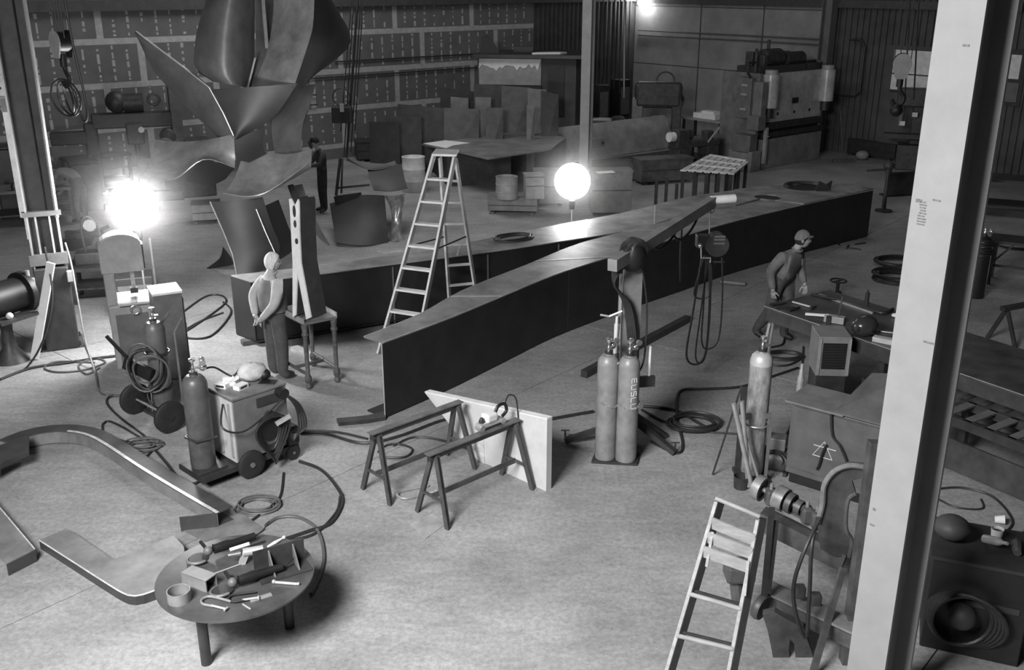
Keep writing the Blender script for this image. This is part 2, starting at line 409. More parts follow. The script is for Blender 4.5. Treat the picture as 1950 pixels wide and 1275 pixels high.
for i in (0, 12, 24):
    p, q = B[i], inset(B, A, .3)[i]
    if i: MB().bar(V(p.x, p.y, .5), V(q.x, q.y, .5), .95, .012, (B[i + 1] - B[i])).build('stiffener', GSIDE, ng, world=True)
MB().bar(V(B[0].x, B[0].y, .02) - V(.02, 0, 0), V(B[0].x, B[0].y, HG - .02) - V(.02, 0, 0), .012, .03).build('end_edge', mat('cut_steel_edge', .45, .4, .4), ng, world=True)
MB().prism([G(641, 803), G(700, 797), G(735, 789), G(735, 800), G(700, 806), G(645, 811)], (0, 0, .05)).build('foot_bar', STEEL, ng, world=True)
fb = [(440, 524), (560, 511), (680, 494), (830, 474), (1000, 439), (1190, 404), (1300, 377), (1400, 362), (1500, 350)]
ff = [(478, 536), (600, 522), (735, 504), (930, 479), (1060, 460), (1180, 441), (1290, 416), (1380, 393), (1450, 379)]
A2, B2 = curve(fb), curve(ff)
fg = thing('curved_girder', 'far curved steel girder carrying a coil of cable, open side with stiffeners', 'girder', V(A2[0].x, A2[0].y, 0))
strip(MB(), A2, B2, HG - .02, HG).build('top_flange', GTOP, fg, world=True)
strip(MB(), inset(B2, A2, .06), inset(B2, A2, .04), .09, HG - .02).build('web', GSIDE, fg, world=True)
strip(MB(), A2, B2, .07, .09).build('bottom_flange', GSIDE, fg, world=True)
E2 = mat('stiffener_steel', .09, .5, 0, 4, .3)
for x, y in ((735, 504), (930, 479), (1060, 460), (1165, 443)):
    i = min(range(40), key=lambda k: (B2[k] - G(x, y, HG)).length)
    p = B2[i]; q = inset(B2, A2, .1)[i]
    d = (p - q).normalized()
    MB().bar(V(p.x, p.y, .5) - d * .05, V(p.x, p.y, .5) - d * .01, .9, .025, B2[i + 1] - B2[i]).build('stiffener', E2, fg, world=True)
MB().bar(V(A2[0].x, A2[0].y, .54), V(B2[0].x, B2[0].y, .54), .9, .02, A2[1] - A2[0]).build('end_plate', GSIDE, fg, world=True)
for q in ((475, 660), (700, 625), (1000, 560)):
    p = G(*q); MB().rbox((p.x, p.y + .15, .035), (.3, .12, .07), R(30)).build('wood_block', DWOOD, fg, world=True)
# far end where the two join: one wide plate with two openings
E1 = [G(1450, 379, HG), G(1500, 350, HG), G(1560, 351, HG), G(1610, 353, HG), G(1663, 361, HG), G(1600, 374, HG), G(1530, 389, HG)]
def disc_hole_plate(outer, holes, z0, z1, name, m, parent):
    import bmesh
    bm = bmesh.new(); es = []
    for loop in [outer] + holes:
        vs = [bm.verts.new((p.x, p.y, z1)) for p in loop]
        es += [bm.edges.new((vs[i], vs[(i + 1) % len(vs)])) for i in range(len(vs))]
    bmesh.ops.triangle_fill(bm, use_beauty=True, use_dissolve=False, edges=es)
    ret = bmesh.ops.extrude_face_region(bm, geom=bm.faces[:])
    for v in [g for g in ret['geom'] if isinstance(g, bmesh.types.BMVert)]: v.co.z = z0
    bmesh.ops.recalc_face_normals(bm, faces=bm.faces[:])
    iv = FR[parent.name].inverted()
    for v in bm.verts: v.co = iv @ v.co
    me = bpy.data.meshes.new(name); bm.to_mesh(me); bm.free(); me.materials.append(m)
    o = bpy.data.objects.new(name, me); COL.objects.link(o); o.parent = parent; FR[o.name] = FR[parent.name]; return o
def ell(c, rx, ry, rz, n=18):
    return [c + V(math.cos(rz) * rx * math.cos(t) - math.sin(rz) * ry * math.sin(t), math.sin(rz) * rx * math.cos(t) + math.cos(rz) * ry * math.sin(t), 0) for t in [2 * math.pi * i / n for i in range(n)]]
outer = [G(x, y, HG) for x, y in ((1398, 362), (1450, 356), (1500, 349), (1560, 347), (1620, 352), (1664, 360), (1600, 374), (1530, 389), (1450, 379), (1400, 392))]
disc_hole_plate(outer, [ell(G(1462, 377, HG), .26, .26, 0), ell(G(1533, 358, HG), .42, .36, R(20))], HG + .002, HG + .02, 'joining_plate', GTOP, ng)
e9 = G(1580, 350, HG); b9 = B[-1]; MB().prism([V(b9.x, b9.y, .02), V(e9.x, e9.y, .02), V(e9.x, e9.y, HG), V(b9.x, b9.y, HG)], (-.02, -.01, 0)).build('end_plate', GSIDE, ng, world=True)
for hc, hx, hy, hr in ((G(1462, 377, HG), .255, .255, 0), (G(1533, 358, HG), .415, .355, R(20))): MB().prism([V(q.x, q.y, HG + .001) for q in ell(hc, hx, hy, hr)], (0, 0, .006)).build('opening_dark_disc', BLACK, ng, world=True)  # black discs stand for the dark inside of the openings
for Cv, gg in ((A, ng), (B, ng), (A2, fg), (B2, fg)): MB().tube([V(q.x, q.y, HG - .004) for q in Cv], .008, 6).build('flange_edge', MATS['cut_steel_edge'], gg, world=True)
for Ca, Cb, gg, ii in ((A, B, ng, (7, 15, 24)), (A2, B2, fg, (12, 21, 27))):
    for i in ii: MB().bar(V(Ca[i].x, Ca[i].y, HG + .001), V(Cb[i].x, Cb[i].y, HG + .001), .03, .006).build('weld_seam', MATS['cut_steel_edge'], gg, world=True)
c = G(1533, 358, HG); MB().torus((c.x, c.y, HG + .03), .40, .05, n=20, m=6, a0=20, a1=200).build('collar', STEEL, ng, world=True, smooth=True)
c = G(1565, 356, HG + .1); MB().prism([c + V(-.12, 0, -.08), c + V(.2, .05, -.08), c + V(.22, .05, .12), c + V(.1, 0, .05), c + V(-.05, 0, .12)], (0, .06, 0)).build('lug', STEEL, ng, world=True)

# ================================================================== UPRIGHT SCULPTURE OF CURVED PLATES
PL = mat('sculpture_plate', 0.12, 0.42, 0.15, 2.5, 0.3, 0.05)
PLL = mat('sculpture_plate_lit', 0.26, 0.34, 0.3, 3, 0.35, 0.08)  # lighter copy for plates that the light falls on
PLD = mat('sculpture_plate_shaded', 0.02, 0.55, 0, 3, 0.3)  # darker copy for plates in shade
sc = thing('plate_sculpture', 'tall abstract sculpture of welded curved steel plates standing behind the girders', 'sculpture', G(450, 518))
def DD(L): return [D(x, y, Y) for x, y, Y in L]
# pointed blade up left
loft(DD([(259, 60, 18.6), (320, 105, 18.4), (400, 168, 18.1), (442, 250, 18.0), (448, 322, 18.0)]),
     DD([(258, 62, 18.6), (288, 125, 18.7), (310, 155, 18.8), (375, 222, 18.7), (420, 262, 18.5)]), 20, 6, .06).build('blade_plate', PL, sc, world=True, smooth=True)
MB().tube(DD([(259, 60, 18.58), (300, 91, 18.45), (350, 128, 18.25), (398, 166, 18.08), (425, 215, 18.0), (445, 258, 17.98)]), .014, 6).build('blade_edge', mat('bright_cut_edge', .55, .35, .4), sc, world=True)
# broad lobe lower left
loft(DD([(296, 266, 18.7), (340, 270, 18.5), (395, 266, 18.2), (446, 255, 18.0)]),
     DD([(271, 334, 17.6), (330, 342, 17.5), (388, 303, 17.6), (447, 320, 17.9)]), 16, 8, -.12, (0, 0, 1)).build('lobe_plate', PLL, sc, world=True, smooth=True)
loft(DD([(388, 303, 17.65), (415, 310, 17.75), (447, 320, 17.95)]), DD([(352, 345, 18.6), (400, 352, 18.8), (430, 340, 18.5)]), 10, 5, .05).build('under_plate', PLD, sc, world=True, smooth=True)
# tall bowed plate, top middle
rows = []
for i in range(14):
    q = i / 13; row = []
    xl = 420 + (370 - 420) * math.sin(q * math.pi * .62) if q < .9 else 372 + (q - .9) * 350
    yl = -60 + 215 * q; xr = 484; 
    for j in range(12):
        t = j / 11; x = xl + (xr - xl) * t
        row.append(D(x, yl + (14 * t * (q ** 2)), 18.9 - 1.0 * math.sin(math.pi * (.15 + .75 * t))))
    rows.append(row)
MB().sheet(rows, .016).build('bowed_plate', PL, sc, world=True, smooth=True)
# top right pair: pale face and dark lobe
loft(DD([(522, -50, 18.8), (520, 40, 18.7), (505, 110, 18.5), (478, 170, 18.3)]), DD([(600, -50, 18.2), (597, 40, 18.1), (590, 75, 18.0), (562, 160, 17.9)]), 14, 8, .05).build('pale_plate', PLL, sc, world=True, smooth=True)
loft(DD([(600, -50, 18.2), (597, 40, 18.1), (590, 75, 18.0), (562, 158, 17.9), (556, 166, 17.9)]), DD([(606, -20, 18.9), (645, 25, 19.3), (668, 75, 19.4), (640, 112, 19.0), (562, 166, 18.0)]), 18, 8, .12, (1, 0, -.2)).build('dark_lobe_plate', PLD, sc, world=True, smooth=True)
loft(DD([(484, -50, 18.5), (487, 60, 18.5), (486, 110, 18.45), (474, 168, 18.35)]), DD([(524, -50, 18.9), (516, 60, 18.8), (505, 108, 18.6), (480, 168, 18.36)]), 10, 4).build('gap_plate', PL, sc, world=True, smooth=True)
MB().bar(D(500, -20, 18.6), D(509, 92, 18.6), .06, .05).build('stay_bar', GREY, sc, world=True)
MB().bar(D(486, 110, 18.3), D(472, 166, 18.25), .05, .03).build('stay_bar', LGREY, sc, world=True)
# dark triangular body
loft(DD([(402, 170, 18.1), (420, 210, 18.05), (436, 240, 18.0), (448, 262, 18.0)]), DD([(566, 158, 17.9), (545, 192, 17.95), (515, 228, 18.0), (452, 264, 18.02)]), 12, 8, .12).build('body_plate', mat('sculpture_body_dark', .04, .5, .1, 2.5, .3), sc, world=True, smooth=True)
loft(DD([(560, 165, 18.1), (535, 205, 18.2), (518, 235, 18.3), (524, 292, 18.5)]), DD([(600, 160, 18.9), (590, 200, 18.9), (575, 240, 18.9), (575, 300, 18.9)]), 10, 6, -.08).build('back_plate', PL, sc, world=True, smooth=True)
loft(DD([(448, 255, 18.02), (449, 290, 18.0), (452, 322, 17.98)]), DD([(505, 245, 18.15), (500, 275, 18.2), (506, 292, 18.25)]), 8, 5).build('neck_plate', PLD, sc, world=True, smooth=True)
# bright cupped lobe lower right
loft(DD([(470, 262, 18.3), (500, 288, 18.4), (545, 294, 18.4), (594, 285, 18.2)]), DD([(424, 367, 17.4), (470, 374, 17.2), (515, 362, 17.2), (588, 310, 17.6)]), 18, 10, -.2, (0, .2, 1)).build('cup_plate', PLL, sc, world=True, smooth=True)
# lower legs
loft(DD([(400, 384, 17.5), (425, 440, 17.3), (443, 485, 17.1), (452, 532, 16.9)]), DD([(500, 375, 17.6), (518, 430, 17.5), (533, 470, 17.4), (520, 505, 17.3)]), 14, 8, .1).build('leg_plate', PLD, sc, world=True, smooth=True)
MB().tube(DD([(400, 384, 17.48), (425, 440, 17.28), (443, 485, 17.08), (452, 530, 16.9)]), .012, 6).build('leg_edge', MATS['bright_cut_edge'], sc, world=True)
loft(DD([(425, 470, 17.9), (420, 490, 17.9), (405, 503, 17.95), (393, 511, 17.95)]), DD([(440, 490, 17.4), (445, 500, 17.4), (440, 505, 17.5), (400, 511, 17.9)]), 8, 5).build('toe_plate', PLD, sc, world=True, smooth=True)
loft(DD([(488, 398, 17.5), (505, 440, 17.4), (522, 478, 17.3), (526, 490, 17.3)]), DD([(530, 380, 18.2), (548, 430, 18.2), (562, 470, 18.1), (530, 495, 17.6)]), 10, 5, .05).build('leg_plate', PLD, sc, world=True, smooth=True)
MB().tube(DD([(488, 398, 17.46), (505, 440, 17.36), (524, 482, 17.26), (520, 494, 17.26)]), .011, 6).build('leg_edge', MATS['bright_cut_edge'], sc, world=True)
loft(DD([(552, 355, 18.5), (575, 400, 18.4), (600, 445, 18.2), (625, 468, 18.1)]), DD([(575, 350, 18.7), (590, 392, 18.6), (612, 440, 18.4), (628, 466, 18.15)]), 8, 4).build('strut_plate', PL, sc, world=True, smooth=True)
MB().bar(D(553, 352, 18.4), D(564, 384, 18.3), .09, .07).build('strut', STEEL, sc, world=True)
# ================================================================== WORK LAMPS
BULB = mat('lamp_glass_left', 1.0, .4, emit=125); BULB2 = mat('lamp_glass_far', 1.0, .4, emit=26)
def work_lamp(c, r, foot, m, label):
    t = thing('work_lamp', label, 'lamp', foot); c = V(foot.x, foot.y, c.z)
    MB().ball(c, r, 24).build('globe', m, t, world=True, smooth=True)
    MB().lathe([(.05, 0), (.06, .05), (.06, .16), (.02, .2)], c - V(0, 0, r + .19), n=12).build('socket', BLACK, t, world=True, smooth=True)
    MB().cyl(V(c.x, c.y, .3), c - V(0, 0, r + .15), .014, n=8).build('pole', ALU, t, world=True)
    for k in range(3):
        a = R(100 + 120 * k); e = V(c.x + .42 * math.cos(a), c.y + .42 * math.sin(a), 0.012)
        MB().bar(V(c.x, c.y, .62 if c.z > 1.3 else .5), e, .022, .022).build('leg', ALU, t, world=True)
    return t
p = D(255, 390, 13.75); work_lamp(p, .33, V(p.x, p.y, 0), BULB, 'glaring globe work lamp on a stand above the bandsaw')
p = D(1090, 345, 18.6); work_lamp(p, .34, V(p.x, p.y, 0), BULB2, 'glaring globe work lamp on a stand behind the far girder')

# ================================================================== HELPERS FOR REPEATED KINDS
def gas_cylinder(base, h, r, label, m, rz=0, shoulder=None, group=None, valve=True):
    t = thing('gas_cylinder', label, 'gas cylinder', base, rz, group)
    hs = h - .17
    MB().lathe([(r * .96, 0), (r, .02), (r, hs - r * 1.05), (r * .97, hs - r * .8), (r * .86, hs - r * .48), (r * .62, hs - r * .2), (.045, hs - .02), (.04, hs)], n=24).build('body', m, t, smooth=True)
    if shoulder:
        MB().lathe([(r + .002, hs - r * 1.25), (r + .002, hs - r * 1.05), (r * .97 + .002, hs - r * .8), (r * .86 + .002, hs - r * .48), (r * .62, hs - r * .2), (.046, hs - .018)], n=24).build('shoulder', shoulder, t, smooth=True)
    MB().cyl((0, 0, hs - .03), (0, 0, hs + .025), .042, n=14).build('neck_ring', STEEL, t, smooth=True)
    if valve:
        v = MB().lathe([(.02, 0), (.022, .05), (.014, .06), (.014, .11), (.032, .115), (.034, .14), (.01, .145)], (0, 0, hs + .02), n=12).build('valve', CHROME, t, smooth=True)
        MB().cyl((0, 0, hs + .06), (.07, 0, hs + .06), .013, n=10).build('outlet', CHROME, v, smooth=True)
    return t, hs
def regulator(t, hs, rz=0):
    c = V(.1 * math.cos(rz), .1 * math.sin(rz), hs + .06)
    rg = MB().ball(c, .042, 12).build('regulator', CHROME, t, smooth=True)
    for s in (-1, 1):
        d = V(-math.sin(rz), math.cos(rz), 0) * s * .05 + V(0, 0, .06)
        MB().cyl(c + d - V(0, .012, 0), c + d + V(0, .016, 0), .032, n=14).build('gauge', CHROME, rg, smooth=True)
        MB().cyl(c, c + d, .009, n=6).build('gauge_stem', CHROME, rg)
    return rg
def hose(pts, r, label, z=None, m=None, n=7, name='hose', cat='hose', group=None):
    """pts: pixels on the floor (x, y[, z])"""
    P = [G(q[0], q[1], (q[2] if len(q) > 2 else 0) + r) for q in pts]
    return solo(MB().tube(spl(P, n), r, 6), name, m or HOSE, label, cat, P[0], world=True, smooth=True, group=group)
def coil(c, rad, r, turns, label, m=None, sy=1.0, rz=0, name='hose_coil', cat='hose', jit=.12, seed=1, tail=None):
    rnd = random.Random(seed); P = []
    for i in range(turns * 14):
        a = 2 * math.pi * i / 14; q = rad * (1 + jit * math.sin(i * .37 + seed) + rnd.uniform(-.03, .03)); k = i / (turns * 14)
        x, y = q * math.cos(a), q * sy * math.sin(a)
        P.append(V(c.x + x * math.cos(rz) - y * math.sin(rz), c.y + x * math.sin(rz) + y * math.cos(rz), c.z + r + (i // 14) * r * .9))
    if tail: P += [G(x, y, r) if len(tt) == 2 else G(x, y, tt[2]) for tt in tail for x, y in [tt[:2]]]
    return solo(MB().tube(spl(P, 2), r, 6), name, m or HOSE, label, cat, c, world=True, smooth=True)
def wheel(mb_r, w, c, ax, parent, spokes=0, m=RUBBER, hub=GREY):
    ax = Vector(ax).normalized()
    t = MB().lathe([(mb_r * .55, -w / 2), (mb_r * .92, -w / 2), (mb_r, -w * .3), (mb_r, w * .3), (mb_r * .92, w / 2), (mb_r * .55, w / 2)], c, ax, 24).build('wheel', m, parent, smooth=True)
    MB().lathe([(mb_r * .55, -w * .35), (mb_r * .55, w * .35)], c, ax, 20).build('wheel_disc', hub if spokes == 0 else m, t, smooth=True)
    MB().lathe([(mb_r * .18, -w * .7), (mb_r * .18, w * .7)], c, ax, 12).build('hub', hub, t, smooth=True)
    return t

# ================================================================== BANDSAW, CABINET, CARTS ON THE LEFT
BS = thing('bandsaw', 'upright bandsaw with rounded head and pale table under the lamp', 'bandsaw', G(252, 694) + V(.02, .1, 0), R(24))
BSM = mat('bandsaw_paint', .3, .5, 0, 4, .2)
MB().box((.02, 0, .46), (.56, .46, .92)).build('base', BSM, BS, bevel=.02)
MB().box((-.2, 0, 1.15), (.14, .3, 1.1)).build('frame_column', BSM, BS, bevel=.03)
prof = [(-.29, 1.36), (.26, 1.36), (.26, 1.72)] + [(-.015 + .275 * math.cos(R(a)), 1.72 + .17 * math.sin(R(a))) for a in range(15, 180, 15)] + [(-.29, 1.72)]
hd = MB().prism([(x, -.17, z) for x, z in prof], (0, .3, 0)).build('wheel_guard', BSM, BS, bevel=.015)
MB().box((.265, -.02, 1.55), (.02, .2, .34)).build('guard_edge', STEEL, hd)
MB().box((.1, 0, 1.2), (.05, .06, .34)).build('guide_post', ALU, BS)
MB().box((.1, 0, 1.06), (.1, .1, .07)).build('blade_guide', STEEL, BS)
MB().box((.1, -.03, 1.02), (.004, .016, .26)).build('blade', CHROME, BS)
tb = MB().prism([(-.14, -.3, .93), (.34, -.3, .93), (.34, .3, .93), (-.14, .3, .93)], (0, 0, .03)).build('saw_table', mat('polished_table', .75, .3, .5), BS)
MB().box((.1, -.18, .962), (.006, .24, .003)).build('blade_slot', BLACK, tb)
MB().torus((.06, -.3, .86), .06, .008, (0, 1, 0)).build('tilt_wheel', CHROME, BS, smooth=True)
MB().box((.02, -.235, .44), (.42, .012, .7)).build('access_door', GREY, BS)
MB().box((.16, -.25, .5), (.02, .03, .12)).build('handle', CHROME, BS)
solo(MB().cyl((0, 0, 0), (0, 0, .86), .02, n=8).ball((0, 0, .88), .03, 10).lathe([(.14, 0), (.14, .015), (.03, .03)], n=14), 'guard_post', GALV, 'short thin metal post standing right of the bandsaw', 'post', G(297, 548), smooth=True)
cb = thing('tool_cabinet', 'tall narrow grey cabinet with white top behind the gas cylinder', 'cabinet', G(316, 728) + V(.03, .28, 0), R(28))
MB().box((0, 0, .615), (.36, .42, 1.19)).build('body', GREY, cb, bevel=.008)
MB().box((0, 0, 1.225), (.38, .44, .03)).build('top', WHITE, cb)
d_ = MB().box((.19, 0, .6), (.02, .36, 1.05)).build('door', mat('cabinet_shaded_side', .08, .5), cb)  # darker colour gives this face of the cabinet its shade
MB().box((.205, -.12, .7), (.02, .03, .1)).build('handle', CHROME, d_)
cb2 = thing('tool_cabinet', 'low dark steel chest just behind the bandsaw column', 'cabinet', G(222, 632) + V(.1, .7, 0), R(20))
MB().box((0, 0, .36), (.55, .45, .72)).build('body', STEEL, cb2, bevel=.01); MB().box((0, -.23, .5), (.5, .015, .2)).build('drawer', GREY, cb2); MB().box((0, -.23, .22), (.5, .015, .3)).build('drawer', GREY, cb2)
# white plank leaning on the left column
a_, b_ = G(66, 682, .02), D(97, 500, 13.35)
solo(MB().bar(a_, b_, .11, .04, V(0, 1, 0)), 'leaning_plank', WHITE, 'long pale plank leaning against the left steel column', 'plank', a_, world=True)
# --- hand truck with single cylinder and looped hoses
hb = G(311, 786) + V(0, .05, 0)
gas_cylinder(hb + V(0, 0, .05), 1.33, .125, 'gas cylinder on the hand truck with hoses looped round it', CYLG, R(10))
ht = thing('cylinder_hand_truck', 'two-wheeled hand truck with big dark wheels carrying one gas cylinder', 'hand truck', hb, R(-42))
MB().box((0, -.02, .025), (.36, .34, .04)).build('toe_plate', STEEL, ht)
for x in (-.17, .17): MB().tube([(x, .17, .04), (x, .17, 1.05), (x * .9, .3, 1.2)], .016, 8).build('upright', GREY, ht, smooth=True)
for z in (.35, .8): MB().torus((0, 0, z), .145, .012, (0, 0, 1), 20, 6).build('strap', STEEL, ht, smooth=True)
MB().cyl((-.2, -.26, .2), (.62, -.26, .2), .014, n=8).build('axle', GALV, ht)
for x in (-.1, .2): MB().bar((x, -.26, .2), (x * .5, -.1, .1), .03, .03).build('axle_stay', STEEL, ht)
for x in (-.2, .62): wheel(.2, .06, (x, -.26, .2), (1, 0, 0), ht, hub=RUBBER)
rnd = random.Random(4)
for k in range(5):
    c = hb + V(-.12 + .02 * k, -.16 - .02 * k, .74 - .02 * k); P = []
    for i in range(22):
        a = 2 * math.pi * i / 22; rr = .2 + .03 * math.sin(k * 2 + a)
        P.append(c + V(rr * 1.0 * math.cos(a), -.05 * math.cos(a + k), rr * .95 * math.sin(a) - .12 * max(0, -math.sin(a))))
    MB().tube(P, .013, 6, True).build('hose_loop', HOSE if k % 2 else mat('hose_grey', .12, .5), ht, world=True, smooth=True)
MB().tube(spl([hb + V(-.05, -.15, .5), hb + V(-.1, -.22, .3), hb + V(.02, -.25, .08), hb + V(.1, -.2, .04)], 5), .012, 6).build('hose_end', HOSE, ht, world=True, smooth=True)
MB().bar(hb + V(-.55, -.1, 1.04), hb + V(-.25, -.18, .72), .035, .03).build('torch_handle', BLACK, ht, world=True)
MB().bar(hb + V(-.36, -.14, .72), hb + V(-.02, -.22, .58), .05, .16).build('torch_rest', BLACK, ht, world=True)
# --- welding machine on its cart
wc_ = V(-2.89, 9.99, 0); wm = thing('welding_machine', 'wheeled welding machine with cables hung on its front', 'welding machine', wc_, R(46))
WMP = mat('welder_paint', .14, .5, 0, 4, .25); WML = mat('welder_lit_end', .5, .5, 0, 4, .12)  # end face coloured paler than the body for the light on it
MB().box((0, 0, .565), (.66, .5, .71)).build('body', WMP, wm, bevel=.01)
MB().box((0, 0, .935), (.68, .52, .03)).build('lid', mat('worn_lid', .17, .45, .1, 5, .4), wm, bevel=.008)
MB().box((-.335, 0, .56), (.015, .48, .7)).build('lit_end_face', WML, wm)
for y in (-.2, 0.0): MB().box((-.35, y, .58), (.03, .02, .62)).build('rail', LGREY, wm)
MB().box((-.16, 0, .15), (1.2, .5, .06)).build('chassis', STEEL, wm)
MB().box((-.6, 0, .19), (.34, .4, .03)).build('cylinder_tray', STEEL, wm)
for y in (-.29, .29): wheel(.16, .05, (-.2, y, .16), (0, 1, 0), wm, hub=GREY)
for y in (-.24, .24): wheel(.09, .05, (.36, y, .09), (0, 1, 0), wm)
MB().box((.36, -.18, .3), (.16, .22, .22)).build('motor_box', BLACK, wm, bevel=.03)
MB().cyl((.24, -.25, .87), (.24, -.36, .87), .06, n=16).build('control_knob', BLACK, wm, smooth=True)
MB().box((.1, -.258, .82), (.3, .012, .1)).build('control_panel', STEEL, wm)
MB().cyl((.05, -.255, .5), (.05, -.29, .5), .13, n=22).build('reel_disc', BLACK, wm, smooth=True)
for k in range(5):
    P = [];
    for i in range(20):
        a = 2 * math.pi * i / 20; P.append(V(.06 + (.12 + .012 * k) * math.cos(a) + .02 * k * math.sin(2 * a), -.29 - .018 * k, .5 + (.2 + .02 * k) * math.sin(a) - .03 * k))
    MB().tube(P, .013, 6, True).build('cable_loop', HOSE, wm, smooth=True)
for k in range(4):
    MB().tube(spl([(.26, -.34, .86), (.34 + .02 * k, -.4, .7), (.36 + .025 * k, -.4 - .01 * k, .45), (.3, -.36, .3 + .02 * k), (.27, -.33, .5)], 5), .012, 6).build('cable', HOSE, wm, smooth=True)
MB().bar((.1, -.36, .56), (.26, -.4, .62), .04, .04).build('electrode_holder', ALU, wm)
MB().tube(spl([(-.36, -.1, .86), (-.5, -.3, .7), (-.3, -.35, .6), (0, -.32, .68), (.25, -.3, .8)], 6), .011, 6).build('cable', HOSE, wm, smooth=True)
MB().tube([(-.6, .16, .55), (-.74, .06, .55), (-.72, -.12, .55), (-.5, -.17, .55)], .014, 6).build('cylinder_strap', STEEL, wm)
cp = FR[wm.name] @ V(-.60, 0, .205)
gt, hs = gas_cylinder(V(cp.x, cp.y, .205), 1.22, .132, 'dark gas cylinder standing on the welding machine cart', mat('cylinder_dark_paint', .085, .4, .05, 5, .35), R(20)); regulator(gt, hs, 0)
MB().tube(spl([(.1, 0, hs + .03), (.22, .1, hs), (.4, .3, hs - .2), (.5, .4, .9)], 5), .011, 6).build('hose', HOSE, gt, smooth=True)
TOPZ = .951
def on_welder(x, y): return FR[wm.name] @ V(x, y, TOPZ)
p = on_welder(.12, .06)
hm = thing('welding_hood', 'crumpled pale canvas hood lying on the welding machine', 'welding hood', p, R(30))
random.seed(11)
mb = MB().ball((0, 0, .1), .14, 16, (1.15, .8, .75))
mb.v = [q + V(random.uniform(-.012, .012), random.uniform(-.012, .012), random.uniform(-.01, .01)) if q.z > .02 else V(q.x, q.y, max(q.z, 0)) for q in mb.v]
mb.build('hood', mat('canvas_hood', .5, .8, 0, 8, .3), hm, smooth=True)
MB().ball((.12, -.04, .06), .07, 12, (1, 1, .85)).build('visor', BLACK, hm, smooth=True)
def carton(p, rz, label, d=(.14, .09, .05)):
    t = thing('carton', label, 'carton', p, rz)
    MB().box((0, 0, d[2] / 2), d).build('box', PAPER, t); MB().box((0, -d[1] / 2 - .001, d[2] / 2), (d[0] * .7, .002, d[2] * .5)).build('printed_band', STEEL, t)
carton(on_welder(-.22, .12), R(-20), 'white carton nearest the gas cylinder on the welding machine'); carton(on_welder(-.1, -.05), R(60), 'white carton with dark print in the middle of the welding machine top')
mb = MB().ball((0, 0, .05), .07, 12, (1.3, 1, .8)); mb.v = [V(q.x + random.uniform(-.02, .02), q.y + random.uniform(-.02, .02), max(0, q.z + random.uniform(-.02, .02))) for q in mb.v]
solo(mb, 'crumpled_paper', PAPER, 'crumpled white paper between the cartons on the welding machine', 'paper', on_welder(-.12, .1))
solo(MB().prism([(-.09, -.06, 0), (.09, -.07, 0), (.1, .05, 0), (-.07, .07, 0)], (0, 0, .008)), 'dark_cloth', BLACK, 'small dark cloth flat on the welding machine beside the hood', 'cloth', on_welder(.2, -.1))

# ================================================================== PEDESTAL STOOL WITH FORKED MODEL
legs = [G(587, 747), G(640, 726), G(597, 690) + V(0, .08, 0), G(548, 712)]
cx = sum((p for p in legs), V(0, 0, 0)) / 4
st = thing('wooden_stool', 'tall dark wooden stool with turned legs beside the old man', 'stool', V(cx.x, cx.y, 0))
sd = [V(p.x, p.y, 0) for p in legs]
sd = [cx + (p - cx).normalized() * .42 for p in sd]
for p in sd:
    MB().lathe([(.03, 0), (.045, .03), (.03, .08), (.045, .11), (.048, .16), (.028, .2), (.03, .5), (.032, .72), (.05, .76), (.034, .8), (.045, .86), (.045, .9)], V(p.x, p.y, 0), n=14).build('leg', DWOOD, st, world=True, smooth=True)
MB().cyl(sd[0].lerp(sd[3], .5) + V(0, 0, .2), sd[1].lerp(sd[2], .5) + V(0, 0, .2), .022, n=10).build('stretcher', DWOOD, st, world=True)
for a, b in ((0, 3), (1, 2)): MB().cyl(sd[a] + V(0, 0, .2), sd[b] + V(0, 0, .2), .022, n=10).build('stretcher', DWOOD, st, world=True)
so = [cx + (p - cx) * 1.12 for p in sd]
MB().prism([V(p.x, p.y, .9) for p in so], (0, 0, .035)).build('seat', GREY, st, world=True)
for a, b in ((0, 3), (2, 1)):
    MB().bar(V(so[a].x, so[a].y, .955), V(so[b].x, so[b].y, .955), .02, .07, (0, 0, 1)).build('rim', LGREY, st, world=True)
# forked model: two tapering legs joined at the top, pierced by three holes
fm_o = G(578, 603, .936); fkz = .936
def fk(x, y): return D(x, y, 12.15)
fork = thing('forked_model', 'pale-edged forked model leg with three holes standing on the stool', 'model', V(fm_o.x, 12.15, fkz))
FW = mat('model_lit_face', .62, .5, 0, 6, .15); FD = mat('model_shaded_body', .04, .5)  # lamp-lit face and shaded body painted as two tones
dv = V(.16, .17, 0)
def strip_poly(pts, parent, name):
    P = [fk(x, y) for x, y in pts]
    MB().prism(P, (.012, .012, 0)).build(name, FW, parent, world=True)
    MB().prism([p + V(.0125, .0125, 0) for p in P], dv).build(name + '_body', FD, parent, world=True)
strip_poly([(554, 378), (560, 390), (561, 400), (562, 450), (564, 490), (566, 520), (563, 600), (557, 604), (557, 500), (552, 400), (550, 379)], fork, 'fork_half')
strip_poly([(562, 390), (567, 379), (569, 385), (570, 440), (573, 500), (592, 604), (583, 608), (566, 520), (564, 490), (562, 450), (561.2, 400)], fork, 'fork_half')
for x, y, rx, ry in ((560.5, 402, 2.6, 11), (562, 426, 2.2, 7), (565, 459, 2.6, 5.5)):
    c = fk(x, y) - V(.003, .003, 0)
    MB().prism([c + V(rx / 1890 * 13 * math.cos(a), -.002, ry / 1890 * 13 * math.sin(a)) for a in [2 * math.pi * i / 14 for i in range(14)]], (.004, .004, 0)).build('hole', BLACK, fork, world=True)
# white block and short boards on the floor near the stool
a_, b_ = G(560, 662, .03), G(604, 684, .03)
solo(MB().bar(a_, b_, .12, .06, (0, 0, 1)), 'timber_block', WOOD, 'pale short timber block on the floor behind the stool', 'timber', a_, world=True)

